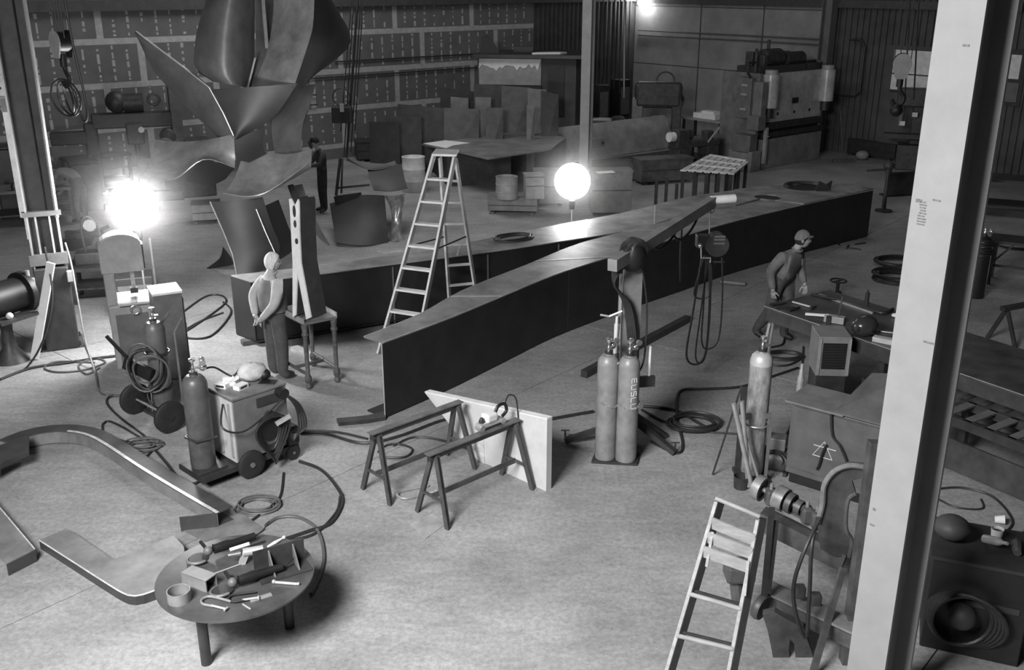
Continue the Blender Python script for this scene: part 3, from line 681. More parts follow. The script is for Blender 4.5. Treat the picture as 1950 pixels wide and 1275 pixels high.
# ================================================================== STEPLADDER BETWEEN THE GIRDERS
sl = thing('stepladder', 'tall pale stepladder standing between the two curved girders', 'ladder', G(815, 650))
LM = mat('ladder_rail', .5, .5, .1, 6, .2); LT = mat('ladder_tread', .6, .5, .1, 6, .2); LDK = LM
tl, tr = D(826, 297, 14.0), D(866, 299, 13.95); fl_, fr_ = G(721, 672), G(789, 685)
bl_, br_ = D(838, 300, 14.25), D(868, 303, 14.25); rl, rr = G(859, 618), G(914, 610)
# front rails reach the floor
for a, b, m in ((tl, fl_, LM), (tr, fr_, LM)): MB().bar(a, b, .03, .11, (.35, 1, 0)).build('front_rail', m, sl, world=True)
for k in range(1, 9):
    q = k / 9; a = tl.lerp(fl_, q); b = tr.lerp(fr_, q); MB().bar(a, b, .11, .028, (0, 0, 1)).build('step', LT, sl, world=True)
for a, b in ((bl_, V(rl.x, rl.y, 0)), (br_, V(rr.x, rr.y, 0))): MB().bar(a, b, .03, .08, (.35, 1, 0)).build('rear_rail', LDK if a is br_ else LM, sl, world=True)
for k in range(1, 8):
    q = k / 8; MB().bar(bl_.lerp(V(rl.x, rl.y, 0), q), br_.lerp(V(rr.x, rr.y, 0), q), .045, .03).build('rear_rung', LM, sl, world=True)
cap = [D(822, 297, 13.9), D(869, 299, 13.85), D(874, 294, 14.3), D(830, 292, 14.35)]
zc = cap[0].z; MB().prism([V(p.x, p.y, zc) for p in cap], (0, 0, .03)).build('top_cap', LT, sl, world=True)
MB().bar(tl.lerp(fl_, .45), bl_.lerp(V(rl.x, rl.y, 0), .45), .012, .02).build('spreader', STEEL, sl, world=True)
MB().bar(tr.lerp(fr_, .45), br_.lerp(V(rr.x, rr.y, 0), .45), .012, .02).build('spreader', STEEL, sl, world=True)
# coil on the far girder
coil(G(978, 455, HG), .33, .013, 4, 'thin cable coiled on top of the far girder', STEEL, .6, R(30), 'cable_coil', 'cable', seed=3)
# clamp and pale rag lying on the far girder's foot flange
solo(MB().ball((0, 0, .05), .12, 12, (1.2, .6, .45)), 'work_glove', BLACK, 'dark glove lying against the far girder below its web', 'glove', G(695, 612) + V(0, .0, 0), R(20))

# ================================================================== SAWHORSES, WEDGE BOARD AND SANDER
SH = mat('sawhorse_angle_iron', .075, .5, .1, 6, .35); SHT = mat('sawhorse_worn_top', .14, .45, .2, 6, .45)
def sawhorse(label, t0, t1, feet0, feet1, z=.74, shelf=.3):
    a, b = G(*t0, z), G(*t1, z); t = thing('sawhorse', label, 'sawhorse', V((a.x + b.x) / 2, (a.y + b.y) / 2, 0), 0, 'angle iron sawhorses')
    MB().bar(a, b, .09, .012, (0, 0, 1)).build('top_plate', SHT, t, world=True)
    MB().bar(a - V(0, 0, .04), b - V(0, 0, .04), .012, .07, (0, 0, 1)).build('top_web', SH, t, world=True)
    dr_ = (b - a).normalized(); per = V(dr_.y, -dr_.x, 0); mids = []
    for p, q in ((a, feet0), (b, feet1)):
        pp = p + (b - a).normalized() * (.08 if p is a else -.08); ms = []
        for s in (-1, 1):
            e = V(pp.x, pp.y, 0) + per * s * .24 + dr_ * (-.05 if p is a else .05)
            tp = V(pp.x, pp.y, z - .03) + per * s * .03
            MB().bar(tp, e, .055, .01, dr_).build('leg', SH, t, world=True); MB().bar(tp + dr_ * .025, e + dr_ * .025, .01, .05, dr_).build('leg_flange', SH, t, world=True)
            ms.append(tp.lerp(e, .62))
        MB().bar(ms[0], ms[1], .04, .012).build('cross_tie', SH, t, world=True); mids.append(ms[0].lerp(ms[1], .5))
    MB().bar(mids[0], mids[1], .012, .06).build('stretcher', SH, t, world=True)
    return t
sawhorse('rear sawhorse of angle iron in front of the near girder end', (704, 826), (878, 763), None, None)
sawhorse('front sawhorse of angle iron carrying the belt sander', (813, 866), (987, 797), None, None)
w0 = G(1040, 935); wd = (G(903, 872) - w0).normalized()
wb = thing('wedge_board', 'thick white wedge-shaped panel standing on edge behind the sawhorses', 'panel', w0)
tk = V(-wd.y, wd.x, 0); tk = tk if tk.x > 0 else -tk
WP = mat('wedge_pale_face', .55, .6, 0, 3, .15, .05)
def wp(s, z): return w0 + wd * s + V(0, 0, z)
MB().prism([wp(0, 0), wp(0, .83), wp(1.93, .56), wp(1.06, 0)], tk * .08).build('panel', WP, wb, world=True)
MB().prism([wp(.0, .83), wp(1.93, .56), wp(1.93, .575), wp(0, .845)], tk * .08).build('top_edge', WHITE, wb, world=True)
MB().prism([wp(.95, .42) - tk * .012, wp(1.05, .42) - tk * .012, wp(1.02, 0) - tk * .012, wp(.92, 0) - tk * .012], tk * .012).build('batten', WOOD, wb, world=True)
# belt sander
ps = G(935, 812, .745); ra = math.atan2((G(987, 797, .74) - G(813, 866, .74)).y, (G(987, 797, .74) - G(813, 866, .74)).x)
sn = thing('belt_sander', 'metal belt sander resting on the front sawhorse', 'belt sander', ps, ra)
MB().box((-.03, 0, .055), (.30, .085, .06)).build('belt_frame', ALU, sn, bevel=.012)
MB().box((.0, 0, .01), (.32, .075, .02)).build('belt', STEEL, sn)
for x in (-.15, .14): MB().cyl((x, -.045, .035), (x, .045, .035), .034, n=16).build('drum', GALV, sn, smooth=True)
MB().box((-.02, .0, .12), (.14, .12, .09)).build('motor', WHITE, sn, bevel=.02)
MB().tube(spl([(.05, 0, .12), (.1, 0, .2), (.19, 0, .2), (.22, 0, .12), (.16, 0, .07)], 5), .018, 8).build('handle', BLACK, sn, smooth=True)
MB().lathe([(.03, 0), (.03, .02), (.015, .05)], (-.13, 0, .09), n=10).build('front_knob', STEEL, sn, smooth=True)
e_ = G(1050, 893); FRs = FR[sn.name].inverted()
MB().tube(spl([V(.2, 0, .2), V(.25, 0, .28), V(.36, 0, .2), FRs @ G(990, 815, .6), FRs @ G(1010, 855, .3), FRs @ (e_ + V(0, 0, .02))], 6), .008, 6).build('cord', HOSE, sn, smooth=True)
# C-clamp and small plate on the floor
def c_clamp(o, rz, s, label, m=GALV, tilt=None):
    t = thing('c_clamp', label, 'clamp', o, rz)
    MB().tube(spl([(s * .5, s * .22, .02), (-.3 * s, s * .24, .02), (-.5 * s, s * .1, .02), (-.5 * s, -s * .1, .02), (-.3 * s, -s * .24, .02), (s * .1, -s * .22, .02)], 4), .018 * s / .4, 8).build('frame', m, t, smooth=True)
    MB().cyl((s * .0, -s * .22, .022), (s * .62, -s * .22, .022), .009, n=8).build('screw', ALU, t)
    MB().cyl((s * .6, -s * .32, .022), (s * .6, -s * .12, .022), .007, n=6).build('tommy_bar', ALU, t)
    return t
c_clamp(G(790, 940), R(25), .36, 'large C-clamp lying on the floor between the sawhorse legs')
solo(MB().prism([G(781, 998), G(810, 1026), G(849, 998), G(824, 978)], (0, 0, .008)), 'scrap_plate', mat('scrap_plate_steel', .4, .4, .3, 4, .3), 'small square scrap plate on the floor by the front sawhorse', 'plate', G(815, 1000), world=True)

# ================================================================== CYLINDER CART WITH WELDING BOOM
bo = G(1172, 882); bm_ = thing('welding_boom', 'welding boom on a base with cylinder tray, its arm reaching over the girder', 'welding boom', bo + V(.05, .35, 0))
BMG = mat('boom_grey', .17, .5, 0, 4, .25)
MB().prism([G(1126, 882), G(1213, 887), G(1222, 856), G(1138, 851)], (0, 0, .03)).build('cylinder_tray', STEEL, bm_, world=True)
mt = D(1206, 492, 10.55); mb_ = V(mt.x - .03, mt.y, 0)
MB().bar(V(mt.x, mt.y, .03), mt, .2, .17, (0, 1, 0)).build('mast', BMG, bm_, world=True)
MB().bar(V(mt.x - .14, mt.y - .1, .6), V(mt.x - .14, mt.y - .1, mt.z - .15), .03, .05, (0, 1, 0)).build('mast_strip', LGREY, bm_, world=True)
MB().bar(V(mt.x - .16, mt.y - .12, 1.15), V(mt.x - .16, mt.y - .12, 1.5), .07, .012, (0, 1, 0)).build('name_plate', WHITE, bm_, world=True)
a0, a1 = G(1166, 505, 2.28), G(1356, 384, 2.45)
am = MB().bar(a0, a1, .11, .13, (0, 0, 1)).build('boom_arm', mat('boom_arm_paint', .22, .5, 0, 4, .25), bm_, world=True)
e1 = a1 + V(.3, .06, .03)
MB().cyl(a1 - V(.02, 0, -.02), e1, .055, n=18).build('end_sleeve', WHITE, bm_, world=True, smooth=True)
pv = G(1207, 478, 2.33)
MB().lathe([(.12, -.1), (.15, -.05), (.15, .05), (.12, .1)], pv, V(.6, -.8, 0), 20).build('pivot_drum', STEEL, bm_, world=True, smooth=True)
MB().ball(pv + V(-.02, -.05, -.05), .17, 12, (.9, .7, 1)).build('hose_bundle', BLACK, bm_, world=True, smooth=True)
for k in range(5):
    q = pv + V(-.12 + .015 * k, -.15, .02 - .02 * k)
    MB().tube(spl([q + V(.1, .05, .08), q, q + V(-.12 - .01 * k, -.03, -.25), V(mt.x - .1 + .015 * k, mt.y - .2, 1.75), V(mt.x - .04 + .02 * k, mt.y - .22, 1.35), V(mt.x + .02 + .012 * k, mt.y - .2, 1.0), V(mt.x - .08 + .03 * k, mt.y - .2, .8)], 6), .016, 6).build('hose', HOSE, bm_, world=True, smooth=True)
MB().tube(spl([pv + V(.08, 0, -.1), V(mt.x + .16, mt.y - .1, 1.7), V(mt.x + .15, mt.y - .15, 1.1), V(mt.x + .06, mt.y - .2, .9)], 6), .01, 6).build('hose', HOSE, bm_, world=True, smooth=True)
for q0, q1, dz in ((.35, .62, .16), (.55, .85, .22)):
    A0, A1 = a0.lerp(a1, q0), a0.lerp(a1, q1)
    MB().tube(spl([A0 - V(0, 0, .06), A0.lerp(A1, .3) - V(0, 0, dz), A0.lerp(A1, .7) - V(0, 0, dz * .9), A1 - V(0, 0, .06)], 6), .016, 6).build('slack_cable', HOSE, bm_, world=True, smooth=True)
q = a0.lerp(a1, .66); MB().tube(spl([q - V(0, 0, .06), q - V(0, 0, .4), q - V(-.02, 0, .75)], 5), .012, 6).build('hanging_cable', HOSE, bm_, world=True, smooth=True)
MB().bar(G(1112, 712, .05), G(1310, 606, .05), .1, .1).build('base_rail', STEEL, bm_, world=True)
MB().bar(V(mt.x - .1, mt.y - .1, .28), G(1076, 838, .03), .06, .06).build('outrigger', STEEL, bm_, world=True)
MB().bar(V(mt.x + .1, mt.y - .1, .3), G(1285, 862, .03), .07, .06).build('outrigger', STEEL, bm_, world=True)
MB().bar(V(mt.x + .1, mt.y + .1, .3), G(1268, 830, .03), .06, .06).build('outrigger', STEEL, bm_, world=True)
for q in ((1076, 838), (1285, 862)):
    p = G(*q); MB().cyl(p, p + V(0, 0, .13), .012, n=8).build('jack_screw', STEEL, bm_, world=True); MB().bar(p + V(-.05, 0, .13), p + V(.05, 0, .13), .012, .012).build('jack_handle', STEEL, bm_, world=True)
MB().bar(V(mt.x + .19, mt.y - .3, .95), V(mt.x + .19, mt.y - .3, 1.3), .022, .022).build('cylinder_post', WHITE, bm_, world=True)
MB().bar(V(mt.x - .2, mt.y - .2, .95), V(mt.x - .18, mt.y - .2, 1.62), .022, .022).build('cylinder_post', WHITE, bm_, world=True)
MB().bar(V(mt.x - .13, mt.y - .35, .88), V(mt.x + .26, mt.y - .28, .88), .05, .12).build('cylinder_clamp', STEEL, bm_, world=True)
MB().tube([D(1185, 592, 10.3), D(1160, 602, 10.3), D(1143, 599, 10.3)], .012, 6).build('crank_handle', ALU, bm_, world=True)
b1, b2 = G(1153, 878) + V(0, .06, .03), G(1192, 882) + V(0, .06, .03)
t1, hs1 = gas_cylinder(b1, 1.42, .118, 'left of the twin gas cylinders on the boom cart', CYLL, R(40)); regulator(t1, hs1, R(20))
t2, hs2 = gas_cylinder(b2, 1.42, .118, 'right of the twin gas cylinders on the boom cart with white stencilled letters', CYLL, R(20)); regulator(t2, hs2, R(30))
for t, b in ((t1, b1), (t2, b2)):
    for i in range(16):
        a = R(-165 + i * 10); c = V(.122 * math.cos(a), .122 * math.sin(a), .70 - .05 * math.sin(math.pi * i / 15))
        MB().torus(c, .010, .0035, (math.cos(a + (i % 2) * 1.57), math.sin(a + (i % 2) * 1.57), .3 * (i % 2)), 8, 5).build('chain_link', GALV, t)
# stencilled letters down the right cylinder: strokes wrapped on its surface
INK = mat('stencil_white', .55, .7)
GLY = {'U': [((0, 1), (0, 0)), ((0, 0), (1, 0)), ((1, 0), (1, 1))], 'S': [((1, 1), (0, 1)), ((0, 1), (0, .5)), ((0, .5), (1, .5)), ((1, .5), (1, 0)), ((1, 0), (0, 0))],
       'L': [((0, 1), (0, 0)), ((0, 0), (1, 0))], 'E': [((1, 1), (0, 1)), ((0, 1), (0, 0)), ((0, 0), (1, 0)), ((0, .5), (.8, .5))]}
def wrap_text(t, word, r, a0, z0, w, h, gap):
    mb = MB()                                  # letters read downwards, rotated a quarter turn
    for k, ch in enumerate(word):
        for (x0, y0), (x1, y1) in GLY[ch]:
            P = []
            for i in range(4):
                q = i / 3; x = x0 + (x1 - x0) * q; y = y0 + (y1 - y0) * q
                a = a0 + (y - .5) * h / r; P.append(V(r * math.cos(a), r * math.sin(a), z0 - k * gap - x * w))
            mb.tube(P, .006, 4)
    mb.build('stencil', INK, t)
wrap_text(t2, 'EUSLU', .1185, R(-85), 1.01, .05, .06, .075)
wrap_text(t1, 'S', .1185, R(-70), 1.16, .012, .03, .05)
# wire feeder hanging from the arm's end
hk = a0.lerp(a1, .99) - V(0, 0, .06)
wf = thing('wire_feeder', 'wire feeder unit hanging from the boom arm with looping cables', 'wire feeder', hk - V(0, 0, .95))
MB().tube([hk, hk - V(0, 0, .07)], .01, 6).torus(hk - V(0, 0, .04), .04, .008, (0, 1, 0), 14, 6).build('hook', ALU, wf, world=True, smooth=True)
MB().bar(hk - V(0, 0, .08), hk - V(0, 0, .34), .012, .012).build('hanger', ALU, wf, world=True)
fc = hk - V(0.0, 0, .5)
MB().box(fc + V(-.06, 0, .06), (.2, .16, .16)).build('drive_box', BLACK, wf, world=True, bevel=.01)
MB().cyl(fc + V(.1, -.09, .02), fc + V(.1, .09, .02), .15, n=22).build('spool', STEEL, wf, world=True, smooth=True)
for z in (.14, .1, .05): MB().box(fc + V(.12, -.1, z), (.14, .012, .022)).build('bright_plate', CHROME, wf, world=True)
MB().ball(fc + V(-.12, -.1, .02), .035, 10).build('dial', CHROME, wf, world=True, smooth=True)
MB().tube([fc + V(-.11, -.1, 0), fc + V(-.1, -.1, -.14), fc + V(.02, -.1, -.14), fc + V(.02, -.1, -.2)], .01, 6).build('handle', ALU, wf, world=True)
MB().bar(fc + V(.02, 0, -.22), fc + V(.22, 0, -.22), .02, .02).build('foot', STEEL, wf, world=True)
for k, (x0, x1, zb, dx) in enumerate(((-.08, .02, -1.62, -.12), (-.03, .18, -1.4, .02), (.0, .03, -1.6, -.08), (-.05, .02, -.7, -.1))):
    MB().tube(spl([fc + V(x0, -.05, -.12), fc + V(x0 + dx * .6, -.05, zb * .55), fc + V(x0 + dx, -.05, zb * .92), fc + V((x0 + x1) / 2 + dx * .3, -.05, zb), fc + V(x1 + .03, -.05, zb * .9), fc + V(x1 + .04, -.05, zb * .5), fc + V(x1, -.03, -.15)], 6), .011 if k else .014, 6).build('cable_loop', HOSE, wf, world=True, smooth=True)
# ================================================================== PEOPLE
import bmesh
SKIN = mat('skin', .34, .55, 0, 12, .08); SHIRT = mat('shirt_pale', .4, .8, 0, 9, .12); TROUS = mat('trousers_dark', .07, .85, 0, 9, .25)
SHOE = mat('shoe_leather', .03, .5); WORKS = mat('work_shirt_grey', .17, .85, 0, 9, .2); WORKT = mat('work_trousers_grey', .09, .85, 0, 9, .2)
VESTM = mat('vest_cloth', .15, .85, 0, 10, .2); HAIRW = mat('white_hair', .6, .8, 0, 30, .2); HAIRD = mat('dark_hair', .015, .7, 0, 30, .3); CAPM = mat('cap_cloth', .17, .9, 0, 12, .2)
EYE = mat('eye_dark', .01, .3)
BASE = dict(pel=(0, 0, .94), waist=(0, 0, 1.08), chest=(0, .01, 1.27), nb=(0, 0, 1.44), neck=(0, .01, 1.52), head=(0, .02, 1.60),
            shL=(-.17, 0, 1.40), shR=(.17, 0, 1.40), elL=(-.24, -.02, 1.12), elR=(.24, -.02, 1.12), wrL=(-.25, .06, .87), wrR=(.25, .06, .87),
            hiL=(-.10, 0, .88), hiR=(.10, 0, .88), knL=(-.11, .02, .49), knR=(.11, .02, .49), anL=(-.11, 0, .09), anR=(.11, 0, .09), toL=(-.13, .17, .045), toR=(.13, .17, .045))
RAD = dict(pel=(.155, .12), waist=(.15, .115), chest=(.165, .12), nb=(.09, .08), neck=(.056, .058), head=(.056, .06), shL=.078, shR=.078, elL=.055, elR=.055, wrL=.036, wrR=.036,
           hiL=.098, hiR=.098, knL=.073, knR=.073, anL=.05, anR=.05, toL=.04, toR=.04)
EDG = [('pel', 'waist'), ('waist', 'chest'), ('chest', 'nb'), ('nb', 'neck'), ('neck', 'head'), ('chest', 'shL'), ('chest', 'shR'), ('shL', 'elL'), ('elL', 'wrL'), ('shR', 'elR'), ('elR', 'wrR'),
       ('pel', 'hiL'), ('pel', 'hiR'), ('hiL', 'knL'), ('knL', 'anL'), ('anL', 'toL'), ('hiR', 'knR'), ('knR', 'anR'), ('anR', 'toR')]
EMAT = {('neck', 'head'): 0, ('nb', 'neck'): 0, ('anL', 'toL'): 3, ('anR', 'toR'): 3}
for e in EDG:
    if e not in EMAT: EMAT[e] = 2 if e[1][:2] in ('hi', 'kn', 'an') else 1
def skin_mesh(J, rad):
    bm = bmesh.new(); lay = bm.verts.layers.skin.verify(); vs = {}
    for k in J:
        v = bm.verts.new(J[k]); r = rad[k]; v[lay].radius = r if isinstance(r, tuple) else (r, r); v[lay].use_root = (k == 'pel'); vs[k] = v
    for a, b in EDG: bm.edges.new((vs[a], vs[b]))
    me = bpy.data.meshes.new('tmp'); bm.to_mesh(me); bm.free(); o = bpy.data.objects.new('tmp', me); COL.objects.link(o)
    md = o.modifiers.new('s', 'SKIN'); md.branch_smoothing = 0.6; md.use_smooth_shade = True; sb = o.modifiers.new('d', 'SUBSURF'); sb.levels = 2; sb.render_levels = 2
    dg = bpy.context.evaluated_depsgraph_get(); ev = o.evaluated_get(dg); m2 = bpy.data.meshes.new_from_object(ev)
    vv = [v.co.copy() for v in m2.vertices]; ff = [tuple(p.vertices) for p in m2.polygons]
    bpy.data.objects.remove(o); bpy.data.meshes.remove(me); bpy.data.meshes.remove(m2); return vv, ff
def segd(p, a, b):
    ab = b - a; t = max(0, min(1, (p - a).dot(ab) / max(ab.dot(ab), 1e-9))); return (p - a - ab * t).length
def head_mesh(hm_):
    mb = MB(); n, k = 22, 18; vs = []; fs = []
    for i in range(k + 1):
        t = math.pi * i / k; z = math.cos(t)
        for j in range(n):
            a = 2 * math.pi * j / n; x, y = math.sin(t) * math.cos(a), math.sin(t) * math.sin(a)
            X, Y, Z = .076 * x, .096 * y, .118 * z
            if z < -.1: X *= 1 + .35 * (z + .1); Y = Y * (1 + .15 * (z + .1)) + (.012 if y > 0 else .01)          # jaw
            f = max(0, y)
            if f > .75 and abs(x) < .25 and -.42 < z < .12: Y += .026 * (1 - abs(x) / .25) * max(.0, 1 - abs(z + .28) / .42) * 1.3          # nose
            if f > .6 and .2 < abs(x) < .6 and abs(z - .04) < .16: Y -= .009                                          # eye sockets
            if f > .7 and .12 < z < .3: Y += .004
            if f > .7 and abs(x) < .4 and abs(z + .55) < .07: Y -= .004
            vs.append(V(X, Y, Z))
    for i in range(k):
        a, b = i * n, (i + 1) * n; fs += [(a + j, b + j, b + (j + 1) % n, a + (j + 1) % n) for j in range(n)]
    mb.add(vs, fs)
    for s in (-1, 1): mb.ball((s * .078, -.005, -.005), .03, 10, (.35, .7, 1.1))
    mb.xf(hm_); return mb
def hand_mesh(w, d, nrm, curl=.5, s=1.0):
    """palm + five bent fingers; w wrist point, d pointing direction, nrm palm normal"""
    d = Vector(d).normalized(); nrm = Vector(nrm); nrm = (nrm - d * nrm.dot(d)).normalized(); x = d.cross(nrm); mb = MB()
    M3 = Matrix((x, d, nrm)).transposed(); mb.ball(w + d * .05, .05, 12, (.85, 1.1, .36), M3)
    mb.tube([w - d * .03, w + d * .03], [.033, .03], 10)
    for k, (off, L) in enumerate(((-.03, .062), (-.01, .076), (.01, .08), (.03, .07))):
        p0 = w + d * .085 + x * off; P = [p0]; a = 0
        for q in range(3):
            a += curl * .55; P.append(P[-1] + (d * math.cos(a) + nrm * math.sin(a)) * L * (.45, .32, .23)[q])
        mb.tube(P, [.0105, .0098, .009, .0065], 7)
    p0 = w + d * .03 + x * .035
    mb.tube([p0, p0 + (d * .6 + x * .7) * .04, p0 + (d * .8 + x * .55 + nrm * .4) * .068, p0 + (d * .9 + x * .35 + nrm * .6) * .085], [.014, .0125, .011, .007], 7)
    return mb
def person(label, loc, rz, J, mats, head_tilt=(0, 0), hands=True, s=1.0, rad=None, hand_dirs=None, curl=.6):
    J = {k: Vector(J.get(k, BASE[k])) for k in BASE}; rd = dict(RAD); rd.update(rad or {})
    vv, ff = skin_mesh(J, rd); mi = []
    for f in ff:
        c = sum((vv[i] for i in f), V(0, 0, 0)) / len(f)
        e = min(EDG, key=lambda e: segd(c, J[e[0]], J[e[1]]) - .5 * (rd[e[1]] if not isinstance(rd[e[1]], tuple) else rd[e[1]][0])); m = EMAT[e]
        if e == ('nb', 'neck') and segd(c, J['nb'], J['nb']) < .06: m = 1
        if e == ('pel', 'waist') and c.z < J['pel'].z + .1 * (1 if abs(J['waist'].z - J['pel'].z) > .05 else -9): m = 2
        mi.append(m)
    hm_ = Matrix.Translation(J['head'] + (J['head'] - J['neck']).normalized() * .07) @ Matrix.Rotation(head_tilt[0], 4, 'Z') @ Matrix.Rotation(head_tilt[1], 4, 'X')
    def join(mb, m):
        o = len(vv); vv.extend(mb.v); ff.extend([tuple(i + o for i in f) for f in mb.f]); mi.extend([m] * len(mb.f))
    join(head_mesh(hm_), 0)
    for sd_, w_, e_ in (('L', 'wrL', 'elL'), ('R', 'wrR', 'elR')):
        d = (J[w_] - J[e_]) if not hand_dirs else Vector(hand_dirs[sd_][0]); nr = Vector((1 if sd_ == 'L' else -1, .2, 0)) if not hand_dirs else Vector(hand_dirs[sd_][1])
        join(hand_mesh(J[w_], d, nr, curl), 0)
    t = thing('person', label, 'person', loc, rz)
    me = bpy.data.meshes.new('body'); me.from_pydata([tuple(p * s) for p in vv], [], ff)
    for m in mats: me.materials.append(m)
    me.polygons.foreach_set('material_index', mi); me.polygons.foreach_set('use_smooth', [True] * len(ff)); me.validate()
    o = bpy.data.objects.new('body', me); COL.objects.link(o); o.parent = t; FR[o.name] = FR[t.name]
    SM = Matrix.Scale(s, 4)
    for sx in (-1, 1): MB().ball((sx * .031, .083, .004), .011, 8, (1.2, .5, .7)).xf(SM @ hm_).build('eye', EYE, t)
    return t, J, SM @ hm_, SM
def hair_cap(t, hm_, m, front=.25, low=-.45, r=1.07, name='hair'):
    """shell over the skull, lower at the back than at the brow"""
    n, k = 20, 9; rows = []
    for j in range(n + 1):
        a = 2 * math.pi * j / n; y = math.sin(a); zl = front * max(0, y) ** .6 + (low if y < 0 else low * (1 - y) ** 1.5) * 1.0 + (0 if y > 0 else 0)
        tl_ = math.acos(max(-.9, min(.95, zl))); row = []
        for i in range(k + 1):
            q = .02 + (tl_ - .02) * i / k; row.append(hm_ @ V(.076 * r * math.sin(q) * math.cos(a), .096 * r * math.sin(q) * math.sin(a) - .004, .118 * r * math.cos(q)))
        rows.append(row)
    return MB().sheet(rows, .01).build(name, m, t, smooth=True)
# --- old man, seen from behind, hands clasped behind his back
J1 = dict(elL=(-.27, -.13, 1.14), elR=(.27, -.13, 1.14), wrL=(-.06, -.235, .93), wrR=(.05, -.235, .90), chest=(0, -.01, 1.27), nb=(0, .0, 1.45), neck=(0, .02, 1.51), head=(0, .035, 1.555), knL=(-.1, .0, .48), knR=(.1, .02, .48))
t, J, hm_, SM = person('white-haired man in a vest standing with his hands clasped behind his back', G(527, 722) + V(.02, .05, 0), R(-44), J1, [SKIN, SHIRT, TROUS, SHOE], (R(-38), R(2)), s=1.0,
                   rad=dict(pel=(.19, .15), waist=(.195, .165), chest=(.195, .15), shL=.097, shR=.097, elL=.072, elR=.072, wrL=.045, wrR=.045, hiL=.118, hiR=.118, knL=.097, knR=.097, anL=.08, anR=.08), hand_dirs={'L': ((.75, -.1, -.6), (0, -1, .2)), 'R': ((-.75, -.1, -.5), (0, 1, .2))}, curl=.9)
hair_cap(t, hm_, HAIRW, .55, -.6, 1.12)
rows = []
for i in range(9):
    z = .98 + .43 * i / 8; row = []
    w_ = (.2, .206, .208, .208, .208, .2, .18, .15, .115)[i]; dp = (.172, .176, .175, .172, .168, .162, .15, .13, .1)[i]
    for j in range(27):
        a = R(105 + 330 * j / 26); row.append(V(w_ * math.cos(a), dp * math.sin(a), z))
    rows.append(row)
MB().sheet(rows, .012).build('vest', VESTM, t, smooth=True)
MB().torus(J['neck'] - V(0, .005, .03), .068, .016, (0, -.15, 1), 18, 6).build('collar', SHIRT, t, smooth=True)
# --- man with cap walking past the steel table
J2 = dict(pel=(0, 0, .93), waist=(0, .05, 1.06), chest=(0, .12, 1.25), nb=(0, .19, 1.41), neck=(0, .23, 1.48), head=(0, .27, 1.55), shL=(-.2, .15, 1.38), shR=(.2, .13, 1.38),
          elL=(-.30, .13, 1.10), elR=(.31, .0, 1.13), wrL=(-.29, .24, .87), wrR=(.31, .08, .87), hiL=(-.1, 0, .87), hiR=(.1, 0, .87), knL=(-.11, .14, .49), knR=(.1, -.06, .47), anL=(-.12, .06, .09), anR=(.11, -.28, .11), toL=(-.14, .23, .045), toR=(.12, -.12, .045))
t, J, hm_, SM = person('moustached man in a cap and work shirt walking past the steel table', G(1478, 652) + V(0, .1, 0), R(-136), J2, [SKIN, WORKS, WORKT, SHOE], (R(30), R(4)),
                   rad=dict(pel=(.19, .16), waist=(.22, .19), chest=(.22, .175), shL=.1, shR=.1, elL=.075, elR=.075, wrL=.046, wrR=.046, hiL=.118, hiR=.118, knL=.093, knR=.093, anL=.075, anR=.075), hand_dirs={'L': ((0, .25, -1), (1, 0, 0)), 'R': ((0, .2, -1), (-1, 0, 0))}, curl=.75)
hair_cap(t, hm_, HAIRD, .35, -.5, 1.06)
hair_cap(t, hm_, CAPM, .38, .05, 1.17, 'cap'); MB().ball((0, .095, .04), .07, 12, (1, .75, .12)).xf(hm_).build('cap_peak', CAPM, t, smooth=True)
MB().tube(spl([(-.035, .093, -.05), (-.015, .106, -.042), (.015, .106, -.042), (.035, .093, -.05)], 4), [.006] + [.009] * 11 + [.006], 7).xf(hm_).build('moustache', HAIRD, t, smooth=True)
MB().box((-.09, .3, 1.26), (.09, .012, .1)).build('breast_pocket', WORKS, t)
MB().torus(J['neck'] - V(0, .0, .03), .068, .018, (0, .3, 1), 18, 6).build('collar', WORKS, t, smooth=True)
# --- far workers
J3 = dict(pel=(0, -.1, .9), waist=(0, .06, 1.04), chest=(0, .26, 1.12), nb=(0, .42, 1.12), neck=(0, .48, 1.1), head=(0, .53, 1.06), shL=(-.18, .36, 1.12), shR=(.18, .36, 1.12), elL=(-.22, .44, .86), elR=(.22, .44, .86), wrL=(-.14, .56, .68), wrR=(.14, .56, .68), hiL=(-.1, -.08, .85), hiR=(.1, -.08, .85), knL=(-.12, .0, .46), knR=(.12, -.02, .46))
t, J, hm_, SM = person('far worker bent forward over a bench behind the left column', G(158, 424), R(70), J3, [SKIN, WORKS, WORKT, SHOE], (0, R(-50)), s=1.02)
hair_cap(t, hm_, CAPM, .3, -.1, 1.15, 'cap')
J4 = dict(elL=(-.26, .12, 1.16), elR=(.26, .12, 1.16), wrL=(-.12, .36, 1.12), wrR=(.12, .36, 1.12), nb=(0, .04, 1.43), neck=(0, .07, 1.5), head=(0, .1, 1.56))
t, J, hm_, SM = person('far worker in a dark cap and gloves standing behind the sculpture', G(618, 404), R(120), J4, [SKIN, mat('work_shirt_dark', .06, .85), mat('work_trousers_black', .025, .85), SHOE], (0, R(-15)))
hair_cap(t, hm_, HAIRD, .35, -.1, 1.15, 'cap')
MB().box((0, .11, -.02), (.13, .03, .16)).xf(hm_).build('face_shield', BLACK, t)

